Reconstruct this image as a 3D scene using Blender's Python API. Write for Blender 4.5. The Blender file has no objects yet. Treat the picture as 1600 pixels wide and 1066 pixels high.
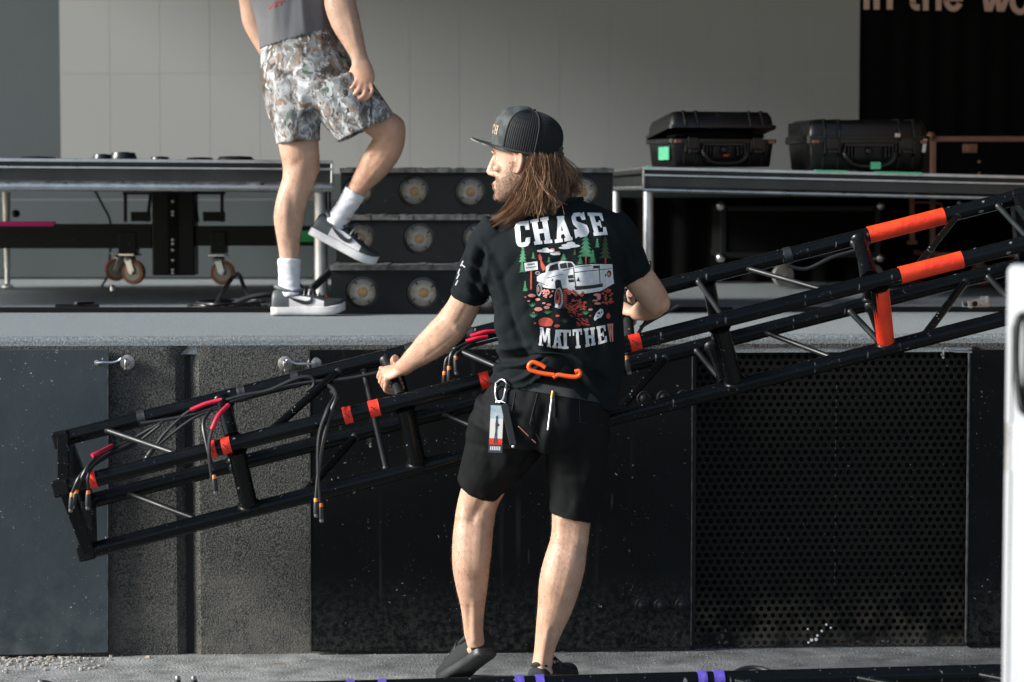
import bpy, bmesh, math, random
from mathutils import Vector, Matrix, noise
from mathutils.bvhtree import BVHTree
random.seed(7)
V = Vector
SC = bpy.context.scene
COL = SC.collection
R = math.radians

# ------------------------------------------------------------------ camera
F = 85.0 / 36.0 * 1600.0                    # focal length in photo pixels
CAMZ = 1.575
PITCH = math.atan2(533 - 300, F)
cam_data = bpy.data.cameras.new('camera')
cam_data.lens = 85.0
cam_data.sensor_width = 36.0
cam_data.clip_start = 0.1
cam_data.clip_end = 500.0
cam_data.dof.use_dof = True
cam_data.dof.focus_distance = 7.55
cam_data.dof.aperture_fstop = 4.0
cam = bpy.data.objects.new('camera', cam_data)
cam.location = (0, 0, CAMZ)
cam.rotation_euler = (math.pi / 2 - PITCH, 0, 0)
COL.objects.link(cam)
SC.camera = cam

# ------------------------------------------------------------------ sky, sun, exposure
SUN_AZ, SUN_EL = R(-104), R(25)             # azimuth measured from +Y (into the stage), negative = camera left
sun_dir = V((math.sin(SUN_AZ) * math.cos(SUN_EL), math.cos(SUN_AZ) * math.cos(SUN_EL), math.sin(SUN_EL)))
world = bpy.data.worlds.new('World')
SC.world = world
world.use_nodes = True
wn = world.node_tree.nodes
bg = wn['Background']
sky = wn.new('ShaderNodeTexSky')
sky.sky_type = 'NISHITA'
sky.sun_disc = False
sky.sun_elevation = SUN_EL
sky.sun_rotation = SUN_AZ
sky.air_density = 1.0
sky.dust_density = 1.0
world.node_tree.links.new(sky.outputs[0], bg.inputs[0])
bg.inputs[1].default_value = 0.05
sun_data = bpy.data.lights.new('sun', 'SUN')
sun_data.energy = 2.3
sun_data.angle = R(16)
sun_data.color = (1.0, 0.985, 0.955)
sun = bpy.data.objects.new('sun', sun_data)
sun.rotation_euler = sun_dir.to_track_quat('Z', 'Y').to_euler()
sun.location = (-6, -4, 8)
COL.objects.link(sun)
SC.view_settings.view_transform = 'Standard'
SC.view_settings.look = 'None'
SC.view_settings.exposure = 1.9
SC.view_settings.gamma = 1.0

# ------------------------------------------------------------------ helpers
def P(px, py, Y):
    """world point at depth Y behind photo pixel (px, py)"""
    xc, yc = (px - 800.0) / F, -(py - 533.0) / F
    c, s = math.cos(PITCH), math.sin(PITCH)
    d = V((xc, c + s * yc, -s + c * yc))
    return V((0, 0, CAMZ)) + d * (Y / d.y)

def proj(p):
    c, s = math.cos(PITCH), math.sin(PITCH)
    q = p - V((0, 0, CAMZ))
    dz = q.y * c - q.z * s
    up = q.y * s + q.z * c
    return 800 + F * q.x / dz, 533 - F * up / dz

def YW(x):                                   # front face of the stage, slightly turned
    return 8.22 + 0.05 * x

WLOC = {}
def link(o, parent=None):
    COL.objects.link(o)
    WLOC[o] = V(o.location)
    if parent is not None:
        o.parent = parent
        o.matrix_parent_inverse = Matrix.Translation(-WLOC[parent])
    return o

def tag(o, label, cat, group=None):
    o['label'] = label
    o['category'] = cat
    if group:
        o['group'] = group
    return o

def thing(name, label, cat, loc, group=None):
    o = bpy.data.objects.new(name, None)
    o.empty_display_size = 0.1
    o.location = loc
    link(o)
    return tag(o, label, cat, group)

def dup(root, delta, label=None):
    delta = V(delta)
    r = root.copy()
    COL.objects.link(r)
    r.location = V(root.location) + delta
    WLOC[r] = V(r.location)
    if label:
        r['label'] = label
    for ch in root.children:
        c = ch.copy(); COL.objects.link(c); c.parent = r
        for g in ch.children:
            d = g.copy(); COL.objects.link(d); d.parent = c
    return r

def frame(t, ref=None):
    t = t.normalized()
    if ref is None:
        ref = V((0, 0, 1)) if abs(t.z) < 0.9 else V((0, 1, 0))
    s = ref - t * ref.dot(t)
    if s.length < 1e-6:
        s = t.orthogonal()
    s.normalize()
    return s, t.cross(s).normalized()

class MB:
    """collects shapes and links them as ONE mesh object"""
    def __init__(self):
        self.v, self.f, self.m = [], [], []
    def add(self, vs, fs, mi=0):
        o = len(self.v)
        self.v += [V(p) for p in vs]
        self.f += [tuple(i + o for i in f) for f in fs]
        self.m += [mi] * len(fs)
        return self
    def box(self, c, size, rot=None, mi=0):
        c = V(c); hx, hy, hz = size[0] / 2, size[1] / 2, size[2] / 2
        vs = [V((x, y, z)) for z in (-hz, hz) for y in (-hy, hy) for x in (-hx, hx)]
        if rot is not None:
            vs = [rot @ p for p in vs]
        return self.add([c + p for p in vs], [(0, 2, 3, 1), (4, 5, 7, 6), (0, 1, 5, 4), (2, 6, 7, 3), (0, 4, 6, 2), (1, 3, 7, 5)], mi)
    def span(self, x0, x1, y0, y1, z0, z1, mi=0):
        return self.box(((x0 + x1) / 2, (y0 + y1) / 2, (z0 + z1) / 2), (x1 - x0, y1 - y0, z1 - z0), None, mi)
    def bar(self, p0, p1, w, h, ref=None, mi=0):
        p0, p1 = V(p0), V(p1)
        s, d = frame(p1 - p0, ref)
        vs = []
        for p in (p0, p1):
            for a, b in ((-1, -1), (1, -1), (1, 1), (-1, 1)):
                vs.append(p + s * (a * h / 2) + d * (b * w / 2))
        return self.add(vs, [(3, 2, 1, 0), (4, 5, 6, 7), (0, 1, 5, 4), (1, 2, 6, 5), (2, 3, 7, 6), (3, 0, 4, 7)], mi)
    def tube(self, pts, r, n=12, mi=0, caps=True, ref=None):
        pts = [V(p) for p in pts]
        rs = r if isinstance(r, (list, tuple)) else [r] * len(pts)
        o = len(self.v); fs = []
        s = None
        for i, p in enumerate(pts):
            t = (pts[min(i + 1, len(pts) - 1)] - pts[max(i - 1, 0)])
            s, d = frame(t, s if s is not None else ref)
            for k in range(n):
                a = 2 * math.pi * k / n
                self.v.append(p + (s * math.cos(a) + d * math.sin(a)) * rs[i])
        for i in range(len(pts) - 1):
            for k in range(n):
                a, b = o + i * n + k, o + i * n + (k + 1) % n
                fs.append((a, b, b + n, a + n))
        if caps:
            fs.append(tuple(o + k for k in range(n))[::-1])
            fs.append(tuple(o + (len(pts) - 1) * n + k for k in range(n)))
        self.f += fs; self.m += [mi] * len(fs)
        return self
    def ring(self, stations, n=24, mi=0, power=1.0):
        """loft of ellipses: (centre, side vector*a, depth vector*b)"""
        o = len(self.v); fs = []
        for c, a, b in stations:
            for k in range(n):
                t = 2 * math.pi * k / n
                ct, st = math.cos(t), math.sin(t)
                if power != 1.0:
                    ct = math.copysign(abs(ct) ** power, ct); st = math.copysign(abs(st) ** power, st)
                self.v.append(c + a * ct + b * st)
        m = len(stations)
        for i in range(m - 1):
            for k in range(n):
                p, q = o + i * n + k, o + i * n + (k + 1) % n
                fs.append((p, q, q + n, p + n))
        fs.append(tuple(o + k for k in range(n))[::-1])
        fs.append(tuple(o + (m - 1) * n + k for k in range(n)))
        self.f += fs; self.m += [mi] * len(fs)
        return self
    def ball(self, c, rad, n=16, mi=0, mat3=None):
        c = V(c); rx, ry, rz = rad if isinstance(rad, (tuple, list)) else (rad,) * 3
        M3 = mat3 if mat3 is not None else Matrix.Identity(3)
        st = []
        for i in range(1, n // 2):
            a = math.pi * i / (n // 2)
            z, s = -math.cos(a), math.sin(a)
            st.append((c + M3 @ V((0, 0, rz * z)), M3 @ V((rx * s, 0, 0)), M3 @ V((0, ry * s, 0))))
        return self.ring(st, n, mi)
    def lathe(self, base, axis, prof, n=24, mi=0):
        base = V(base); axis = V(axis).normalized()
        s, d = frame(axis)
        return self.ring([(base + axis * h, s * max(r, 1e-4), d * max(r, 1e-4)) for r, h in prof], n, mi)
    def prism(self, poly, fn, d0, d1, mi=0):
        """poly of 2-D points, fn(u, v, d) -> world"""
        n = len(poly)
        vs = [fn(u, v, d0) for u, v in poly] + [fn(u, v, d1) for u, v in poly]
        fs = [tuple(range(n))[::-1], tuple(range(n, 2 * n))] + [(i, (i + 1) % n, n + (i + 1) % n, n + i) for i in range(n)]
        return self.add(vs, fs, mi)
    def mesh(self, name):
        me = bpy.data.meshes.new(name)
        me.from_pydata([tuple(p) for p in self.v], [], self.f)
        me.polygons.foreach_set('material_index', self.m)
        return me
    def build(self, name, mats, parent=None, smooth=False, bevel=0.0, seg=2, fix=True, angle=40):
        if not isinstance(mats, (list, tuple)):
            mats = [mats]
        lo = V([min(p[i] for p in self.v) for i in range(3)]); hi = V([max(p[i] for p in self.v) for i in range(3)])
        c = (lo + hi) / 2
        if parent is None:
            c.z = lo.z
        self.v = [p - c for p in self.v]
        me = self.mesh(name)
        if fix:
            bm = bmesh.new(); bm.from_mesh(me)
            bmesh.ops.recalc_face_normals(bm, faces=bm.faces)
            bm.to_mesh(me); bm.free()
        for m in mats:
            me.materials.append(m)
        if smooth:
            me.polygons.foreach_set('use_smooth', [True] * len(me.polygons))
            me.set_sharp_from_angle(angle=R(angle))
        o = bpy.data.objects.new(name, me)
        o.location = c
        link(o, parent)
        if bevel > 0:
            b = o.modifiers.new('bevel', 'BEVEL'); b.width = bevel; b.segments = seg
            b.limit_method = 'ANGLE'; b.angle_limit = R(50)
            b.harden_normals = False
        return o

def structure(o):
    o['kind'] = 'structure'
    return o
def stuff(o):
    o['kind'] = 'stuff'
    return o

def smoothpath(pts, k=6):
    """Catmull-Rom through points"""
    pts = [V(p) for p in pts]
    out = []
    for i in range(len(pts) - 1):
        p0, p1, p2, p3 = pts[max(i - 1, 0)], pts[i], pts[i + 1], pts[min(i + 2, len(pts) - 1)]
        for j in range(k):
            t = j / k
            out.append(0.5 * ((2 * p1) + (p2 - p0) * t + (2 * p0 - 5 * p1 + 4 * p2 - p3) * t * t + (3 * p1 - p0 - 3 * p2 + p3) * t ** 3))
    out.append(pts[-1])
    return out

# ------------------------------------------------------------------ materials
def mat(name, col, rough=0.5, metal=0.0, col2=None, vscale=6.0, vdetail=6.0, bump=None, speck=None, dust=None, scratch=None,
        spec=0.5, coat=0.0, sss=0.0, aniso=None, rvar=0.0, stripe=None, drip=None, rand=0.0):
    m = bpy.data.materials.new(name)
    m.use_nodes = True
    nt = m.node_tree; N = nt.nodes; L = nt.links
    b = N['Principled BSDF']
    tc = N.new('ShaderNodeTexCoord')
    co = tc.outputs['Object']
    if aniso:
        mp = N.new('ShaderNodeMapping'); mp.inputs['Scale'].default_value = aniso
        L.new(co, mp.inputs[0]); coA = mp.outputs[0]
    else:
        coA = co
    def rgb(c):
        n = N.new('ShaderNodeRGB'); n.outputs[0].default_value = (*c, 1); return n.outputs[0]
    def ramp(sock, a, bb):
        n = N.new('ShaderNodeMapRange'); n.inputs[1].default_value = a; n.inputs[2].default_value = bb
        L.new(sock, n.inputs[0]); return n.outputs[0]
    def mix(fac, a, bb):
        n = N.new('ShaderNodeMix'); n.data_type = 'RGBA'
        L.new(fac, n.inputs[0]); L.new(a, n.inputs[6]); L.new(bb, n.inputs[7]); return n.outputs[2]
    def mul(a, bb):
        n = N.new('ShaderNodeMath'); n.operation = 'MULTIPLY'
        L.new(a, n.inputs[0])
        if isinstance(bb, (int, float)): n.inputs[1].default_value = bb
        else: L.new(bb, n.inputs[1])
        return n.outputs[0]
    def nz(scale, detail=5.0, src=None, rough_=0.55):
        n = N.new('ShaderNodeTexNoise'); n.inputs['Scale'].default_value = scale; n.inputs['Detail'].default_value = detail
        n.inputs['Roughness'].default_value = rough_
        L.new(src if src is not None else co, n.inputs['Vector']); return n.outputs['Fac']
    c = rgb(col)
    if col2 is not None:
        c = mix(ramp(nz(vscale, vdetail, coA), 0.35, 0.65), c, rgb(col2))
    if dust:                                     # (colour, z_low, z_high, amount, scale): dirt with a ragged edge, object space
        dc, z0, z1, amt, sc_ = dust
        sp = N.new('ShaderNodeSeparateXYZ'); geo = N.new('ShaderNodeNewGeometry'); L.new(geo.outputs['Position'], sp.inputs[0])
        g = ramp(sp.outputs['Z'], z1, z0)
        f = mul(mul(g, ramp(nz(sc_, 9.0, None, 0.7), 0.42, 0.68)), amt)
        c = mix(f, c, rgb(dc))
    if speck:                                    # (colour, scale, threshold)
        for (scol, sscale, sth) in (speck if isinstance(speck, list) else [speck]):
            vo = N.new('ShaderNodeTexVoronoi'); vo.inputs['Scale'].default_value = sscale
            wob = N.new('ShaderNodeTexNoise'); wob.inputs['Scale'].default_value = sscale * 1.6; wob.inputs['Detail'].default_value = 3
            L.new(co, wob.inputs['Vector'])
            mm = N.new('ShaderNodeMix'); mm.data_type = 'RGBA'; mm.blend_type = 'LINEAR_LIGHT'; mm.inputs[0].default_value = 0.6 / sscale
            L.new(co, mm.inputs[6]); L.new(wob.outputs['Color'], mm.inputs[7])
            L.new(mm.outputs[2], vo.inputs['Vector'])
            f = mul(ramp(vo.outputs['Distance'], sth, sth * 0.6), ramp(nz(sscale * 0.16, 4.0), 0.5, 0.6))
            c = mix(f, c, rgb(scol))
    if scratch:                                  # (colour, scale, amount)
        scol, sscale, amt = scratch
        mp = N.new('ShaderNodeMapping'); mp.inputs['Scale'].default_value = (1, 1, 0.12); mp.inputs['Rotation'].default_value = (0.2, 0.1, 0.3)
        L.new(co, mp.inputs[0])
        f = mul(ramp(nz(sscale, 2.0, mp.outputs[0], 0.4), 0.70, 0.74), amt)
        c = mix(f, c, rgb(scol))
    if drip:                                     # (colour, scale, amount): long vertical runs
        dcol, dscale, amt = drip
        mp = N.new('ShaderNodeMapping'); mp.inputs['Scale'].default_value = (1, 1, 0.03)
        L.new(co, mp.inputs[0])
        f = mul(mul(ramp(nz(dscale, 3.0, mp.outputs[0], 0.5), 0.60, 0.70), ramp(nz(2.2, 3.0), 0.45, 0.65)), amt)
        c = mix(f, c, rgb(dcol))
    if rand:                                     # small brightness difference from piece to piece
        oi = N.new('ShaderNodeObjectInfo'); n = N.new('ShaderNodeMapRange'); n.inputs[3].default_value = 1 - rand; n.inputs[4].default_value = 1 + rand
        L.new(oi.outputs['Random'], n.inputs[0])
        hs = N.new('ShaderNodeHueSaturation'); L.new(n.outputs[0], hs.inputs['Value']); L.new(c, hs.inputs['Color']); c = hs.outputs[0]
    if stripe:                                   # (colour, scale, axis)
        wv = N.new('ShaderNodeTexWave'); wv.inputs['Scale'].default_value = stripe[1]; wv.bands_direction = stripe[2]
        L.new(co, wv.inputs[0]); c = mix(ramp(wv.outputs['Fac'], 0.3, 0.7), c, rgb(stripe[0]))
    L.new(c, b.inputs['Base Color'])
    b.inputs['Roughness'].default_value = rough
    if rvar:
        n = N.new('ShaderNodeMapRange'); n.inputs[3].default_value = max(rough - rvar, 0.02); n.inputs[4].default_value = min(rough + rvar, 1)
        n.inputs[1].default_value = 0.3; n.inputs[2].default_value = 0.7
        L.new(nz(vscale * 2.3, 5.0), n.inputs[0]); L.new(n.outputs[0], b.inputs['Roughness'])
    b.inputs['Metallic'].default_value = metal
    b.inputs['Specular IOR Level'].default_value = spec
    if coat:
        b.inputs['Coat Weight'].default_value = coat; b.inputs['Coat Roughness'].default_value = 0.1
    if sss:
        b.inputs['Subsurface Weight'].default_value = sss; b.inputs['Subsurface Radius'].default_value = (0.012, 0.005, 0.003)
        b.inputs['Subsurface Scale'].default_value = 0.6
    if bump:                                     # list of (scale, strength, distance)
        prev = None
        for (bs, st, di) in (bump if isinstance(bump, list) else [bump]):
            bn = N.new('ShaderNodeBump'); bn.inputs['Strength'].default_value = st; bn.inputs['Distance'].default_value = di
            L.new(nz(bs, 6.0, coA), bn.inputs['Height'])
            if prev is not None: L.new(prev, bn.inputs['Normal'])
            prev = bn.outputs[0]
        L.new(prev, b.inputs['Normal'])
    return m

M = {}
M['truss'] = mat('black gloss truss paint', (0.003, 0.0038, 0.0042), 0.26, spec=.2, rvar=0.1, vscale=9, speck=[((0.4, 0.41, 0.41), 26, 0.085), ((0.25, 0.26, 0.26), 60, 0.09)], bump=(60, 0.12, 0.002), scratch=((0.2, 0.21, 0.21), 60, 0.8))
M['brace'] = mat('grey black brace paint', (0.010, 0.012, 0.013), 0.42, spec=.35, rvar=0.1, speck=((0.4, 0.41, 0.42), 40, 0.14))
M['orange_tape'] = mat('fluorescent orange tape', (0.92, 0.06, 0.01), 0.45, col2=(0.66, 0.028, 0.006), vscale=16, vdetail=8, bump=[(35, 0.5, 0.006), (140, 0.3, 0.002)], speck=((0.05, 0.03, 0.03), 55, .12))
M['plate_zinc'] = mat('tarnished zinc plate', (0.42, 0.41, 0.39), 0.45, 0.9, col2=(0.2, 0.19, 0.18), vscale=60, rvar=.1)
M['seam_dash'] = mat('faint seam', (0.03, 0.03, 0.028), .7)
M['red_tape'] = mat('red orange tape', (0.82, 0.035, 0.012), 0.42, col2=(0.6, 0.02, 0.01), vscale=40, bump=(120, 0.5, 0.003))
M['purple_tape'] = mat('purple tape', (0.085, 0.055, 0.36), 0.4, col2=(0.14, 0.1, 0.5), vscale=60, bump=(130, 0.5, 0.003))
M['pen'] = mat('black marker ink', (0.01, 0.008, 0.01), 0.5)
M['rubber'] = mat('black cable rubber', (0.012, 0.013, 0.014), 0.45, rvar=0.1)
M['red_cable'] = mat('red cable sleeve', (0.62, 0.018, 0.05), 0.4, col2=(0.45, 0.01, 0.04), vscale=60)
M['cable_orange'] = mat('orange connector ring', (0.75, 0.2, 0.03), 0.45)
M['silver'] = mat('bare silver metal', (0.62, 0.63, 0.64), 0.3, 1.0, rvar=0.1, bump=(80, 0.1, 0.002))
M['alu'] = mat('brushed aluminium', (0.72, 0.72, 0.72), 0.36, 1.0, col2=(0.55, 0.55, 0.56), vscale=14, rvar=0.12)
M['alu_leg'] = mat('satin aluminium tube', (0.74, 0.76, 0.77), 0.42, 0.85, col2=(0.6, 0.62, 0.63), vscale=12, rvar=0.1)
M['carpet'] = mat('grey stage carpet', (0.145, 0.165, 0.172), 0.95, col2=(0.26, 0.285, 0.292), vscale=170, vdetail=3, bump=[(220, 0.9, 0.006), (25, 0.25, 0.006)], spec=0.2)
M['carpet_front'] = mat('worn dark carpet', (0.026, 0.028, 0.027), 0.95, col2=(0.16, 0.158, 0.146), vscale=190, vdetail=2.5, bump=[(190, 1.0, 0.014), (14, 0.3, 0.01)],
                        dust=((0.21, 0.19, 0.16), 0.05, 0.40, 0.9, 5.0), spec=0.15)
M['carpet_dark'] = mat('dark carpet seam strip', (0.012, 0.012, 0.012), 0.95)
M['ply'] = mat('black painted plywood', (0.0026, 0.0037, 0.004), 0.6, spec=.1, col2=(0.004, 0.0055, 0.006), vscale=3, rvar=0.12,
               speck=[((0.35, 0.36, 0.35), 30, 0.10), ((0.22, 0.23, 0.23), 75, 0.12)], dust=((0.12, 0.12, 0.11), 0.0, 0.28, 0.42, 58.0), bump=[(9, 0.15, 0.01), (160, 0.12, 0.002)],
               scratch=((0.1, 0.11, 0.11), 22, 0.5), drip=((0.03, 0.034, 0.034), 26, 0.8))
M['ply_blue_lit'] = mat('blue black plywood lit from left', (0.026, 0.037, 0.043), 0.5, spec=.3, col2=(0.033, 0.045, 0.052), vscale=2.5, rvar=0.12,  # lighter copy of the black plywood, for light from the left
               speck=[((0.4, 0.41, 0.42), 34, 0.12), ((0.3, 0.31, 0.32), 80, 0.13)], dust=((0.15, 0.16, 0.16), 0.0, 0.35, 0.4, 9.0), bump=[(7, 0.2, 0.012), (160, 0.12, 0.002)])
M['ply_edge'] = mat('chipped plywood edge', (0.06, 0.063, 0.063), 0.8, col2=(0.012, 0.015, 0.015), vscale=30)
M['grille'] = mat('dusty black perforated steel', (0.0045, 0.0048, 0.0042), 0.6, spec=.15, col2=(0.007, 0.007, 0.006), vscale=20, dust=((0.11, 0.095, 0.072), 0.03, 0.24, 0.9, 7.0), speck=((0.3, 0.26, 0.2), 40, 0.07))
M['void'] = mat('unlit black board', (0.003, 0.003, 0.003), 0.9)
M['ground'] = mat('exposed aggregate concrete', (0.13, 0.135, 0.13), 0.9, col2=(0.27, 0.28, 0.27), vscale=9, vdetail=9, speck=[((0.42, 0.38, 0.33), 90, 0.33), ((0.05, 0.05, 0.05), 130, 0.3)], bump=[(110, 0.7, 0.01), (8, 0.2, 0.01)])
M['pebble'] = mat('brown pebble', (0.32, 0.26, 0.21), 0.7, col2=(0.42, 0.4, 0.37), vscale=25)
M['led'] = mat('grey video panel face', (0.312, 0.315, 0.302), 0.62, col2=(0.327, 0.33, 0.316), vscale=300, vdetail=2, spec=0.35, bump=(400, 0.25, 0.001), rand=0.012)
M['led_edge'] = mat('video panel edge', (0.42, 0.43, 0.42), 0.6)
M['back_wall'] = mat('teal grey painted back wall', (0.060, 0.073, 0.077), 0.75, col2=(0.068, 0.082, 0.086), vscale=2)
M['drape'] = mat('black wool drape', (0.004, 0.004, 0.004), 1.0, spec=0.1)
M['letter'] = mat('tan vinyl lettering', (0.62, 0.4, 0.31), 0.6)
M['roof'] = mat('brown timber lining', (0.11, 0.07, 0.042), 0.9)
M['deck_panel'] = mat('black deck side panel', (0.018, 0.02, 0.02), 0.34, col2=(0.035, 0.038, 0.038), vscale=4, rvar=0.1, speck=((0.3, 0.3, 0.3), 50, 0.09))
M['deck_top'] = mat('black deck board', (0.02, 0.02, 0.02), 0.6, speck=((0.3, 0.3, 0.3), 40, 0.1))
M['black_paint'] = mat('black satin paint', (0.004, 0.0045, 0.005), 0.45, spec=.3, speck=((0.28, 0.28, 0.28), 45, 0.08))
M['step_paint'] = mat('charcoal step paint', (0.0065, 0.008, 0.0085), 0.5, spec=.18, col2=(0.009, 0.0105, 0.011), vscale=5, speck=[((0.3, 0.3, 0.29), 45, 0.08)], bump=(180, 0.12, 0.002))
M['step_lip'] = mat('worn step nosing', (0.018, 0.019, 0.019), 0.6, col2=(0.13, 0.13, 0.125), vscale=22, vdetail=9)
M['reflector'] = mat('lamp reflector', (0.9, 0.9, 0.89), 0.25, .35, col2=(0.62, 0.61, 0.6), vscale=60, bump=(30, 0.5, 0.01))
M['amber'] = mat('amber lamp core', (0.85, 0.38, 0.11), 0.35, col2=(0.9, 0.55, 0.22), vscale=40)
M['glass'] = mat('lens ring', (0.02, 0.02, 0.02), 0.2)
M['orange_wheel'] = mat('orange polyurethane tyre', (0.42, 0.15, 0.05), 0.5, col2=(0.32, 0.11, 0.04), vscale=30)
M['wheel_hub'] = mat('grey wheel hub', (0.38, 0.36, 0.33), 0.5, 0.3)
M['magenta'] = mat('magenta strap', (0.95, 0.015, 0.30), 0.5)
M['case'] = mat('black moulded case plastic', (0.008, 0.0083, 0.0083), 0.34, rvar=0.08, bump=(200, 0.25, 0.0015), scratch=((0.06, 0.06, 0.055), 40, 0.6))
M['case_edge'] = mat('aluminium edging in warm reflection brown', (0.34, 0.16, 0.1), 0.45, 0.25, col2=(0.27, 0.12, 0.08), vscale=12)  # aluminium coloured brown to stand for a warm reflection
M['green_tape'] = mat('mint green tape', (0.12, 0.62, 0.33), 0.6, col2=(0.16, 0.68, 0.4), vscale=30)
M['green_strap'] = mat('green strap', (0.02, 0.38, 0.09), 0.6)
M['white_paint'] = mat('white enamel', (0.40, 0.415, 0.43), 0.35, col2=(0.34, 0.355, 0.37), vscale=2)
M['white'] = mat('white sticker', (0.75, 0.75, 0.74), 0.6)
M['brass'] = mat('brass', (0.6, 0.42, 0.14), 0.3, 1.0)
M['leaf'] = mat('dry leaf scrap', (0.42, 0.3, 0.2), 0.8, col2=(0.5, 0.42, 0.34), vscale=40)

def glass_mat(name, tint=(1, 1, 1)):
    m = bpy.data.materials.new(name); m.use_nodes = True
    nt = m.node_tree; N = nt.nodes
    g_ = N.new('ShaderNodeBsdfGlossy'); g_.inputs['Roughness'].default_value = 0.08
    t_ = N.new('ShaderNodeBsdfTransparent'); t_.inputs[0].default_value = (*tint, 1)
    fr_ = N.new('ShaderNodeFresnel'); fr_.inputs[0].default_value = 1.5
    wv = N.new('ShaderNodeTexVoronoi'); wv.inputs['Scale'].default_value = 120
    bn = N.new('ShaderNodeBump'); bn.inputs['Strength'].default_value = 0.4; bn.inputs['Distance'].default_value = 0.003
    tc = N.new('ShaderNodeTexCoord'); nt.links.new(tc.outputs['Object'], wv.inputs['Vector']); nt.links.new(wv.outputs['Distance'], bn.inputs['Height'])
    nt.links.new(bn.outputs[0], g_.inputs['Normal']); nt.links.new(bn.outputs[0], fr_.inputs['Normal'])
    mx = N.new('ShaderNodeMixShader')
    nt.links.new(fr_.outputs[0], mx.inputs[0]); nt.links.new(t_.outputs[0], mx.inputs[1]); nt.links.new(g_.outputs[0], mx.inputs[2])
    nt.links.new(mx.outputs[0], N['Material Output'].inputs[0])
    return m
M['lens'] = glass_mat('lamp lens glass', (0.95, 0.93, 0.9))
# ================================================================== the setting
ZS = 1.086                                    # stage floor height

def wallpt(x, z, d=0.0):                      # d metres out of the stage front towards the camera
    return V((x + 0.05 * d, YW(x) - d, z))

# ground
g = MB()
g.add([(-60, -40, 0), (60, -40, 0), (60, 60, 0), (-60, 60, 0)], [(0, 1, 2, 3)])
structure(g.build('ground', M['ground']))

# pebbles washed against the stage base
pb = MB()
rp = random.Random(3)
for i in range(900):
    x = rp.uniform(-1.95, -1.35) if i < 620 else rp.uniform(-1.35, 2.0)
    if i < 620 and rp.random() < (x + 1.95) * 1.2: continue
    d = abs(rp.gauss(0, 0.12)) + 0.012
    s = rp.uniform(0.003, 0.0075) if i < 620 else rp.uniform(0.0015, 0.0035)
    pb.ball(wallpt(x, s * 0.5, d), (s, s * rp.uniform(0.7, 1), s * 0.7), 6)
o = stuff(pb.build('pebbles', M['pebble'], smooth=True))
o['label'] = 'brown pebbles and grit along the foot of the stage'; o['category'] = 'gravel'

# stage floor (carpeted, soft edge)
prof = [(9.0, ZS)]
s = MB()
XS = [-7, -4, -2, 0, 2, 4, 7]
rows = []
edge = [(6.2, 0)] + [(0.02 - 0.02 * math.sin(R(a)), -0.02 + 0.02 * math.cos(R(a))) for a in (0, 25, 50, 75, 90)] + [(0.0, -0.06)]
for back, dz in edge:
    rows.append([V((x, YW(x) + back, ZS + dz)) for x in XS])
n = len(XS)
s.add([p for r_ in rows for p in r_], [(i * n + k, i * n + k + 1, (i + 1) * n + k + 1, (i + 1) * n + k) for i in range(len(rows) - 1) for k in range(n - 1)])
structure(s.build('stage_floor', M['carpet'], smooth=True, angle=60))

# carpeted front of the stage, left open where the grille sits
def P_x(px, Y):
    return (px - 800.0) / F * Y
XG0, XG1 = P_x(1086, 8.27), P_x(1521, 8.3)
def front(x0, x1, z0, z1, name):
    m = MB()
    nx, nz_ = max(2, int((x1 - x0) / 0.04)), max(2, int((z1 - z0) / 0.04))
    vs = []
    for j in range(nz_ + 1):
        for i in range(nx + 1):
            x, z = x0 + (x1 - x0) * i / nx, z0 + (z1 - z0) * j / nz_
            seam = math.exp(-((x - P_x(291, 8.15)) / 0.016) ** 2) * (1 if z < 1.04 else 0)
            bulge = 0.004 * noise.noise(V((x * 3, z * 3, 1.7)))
            vs.append(wallpt(x, z, bulge - 0.035 * seam + 0.004))
    w = nx + 1
    m.add(vs, [(j * w + i, j * w + i + 1, (j + 1) * w + i + 1, (j + 1) * w + i) for j in range(nz_) for i in range(nx)])
    return structure(m.build(name, M['carpet_front'], smooth=True))
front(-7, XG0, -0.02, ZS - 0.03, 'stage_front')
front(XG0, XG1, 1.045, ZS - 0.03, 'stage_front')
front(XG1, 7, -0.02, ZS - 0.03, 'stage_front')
fz = MB(); rf = random.Random(12)
for i in range(9000):
    x = rf.uniform(-1.95, 2.05); t = rf.random()
    base_ = V((x, YW(x) + .02 - .02 * math.sin(t * 1.5), ZS - .02 + .02 * math.cos(t * 1.5)))
    nrm_ = V((rf.uniform(-.6, .6), -math.sin(t * 1.5) - .1, math.cos(t * 1.5) + rf.uniform(-.2, .3))).normalized()
    ln = rf.uniform(.002, .006); sd = V((.0006, 0, 0))
    fz.add([base_ - sd, base_ + sd, base_ + nrm_ * ln], [(0, 1, 2)])
o = stuff(fz.build('carpet_pile', M['carpet'], fix=False))
o['label'] = 'fuzzy grey carpet pile along the front lip of the stage'; o['category'] = 'carpet'
# dark strip behind the carpet seam
sm = MB()
xs = P_x(291, 8.15)
sm.prism([(xs - 0.012, 0.0), (xs + 0.012, 0.0), (xs + 0.012, 1.03), (xs - 0.012, 1.03)], lambda u, v, d: wallpt(u, v, d), -0.028, -0.02)
structure(sm.build('carpet_seam', M['carpet_dark']))

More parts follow.
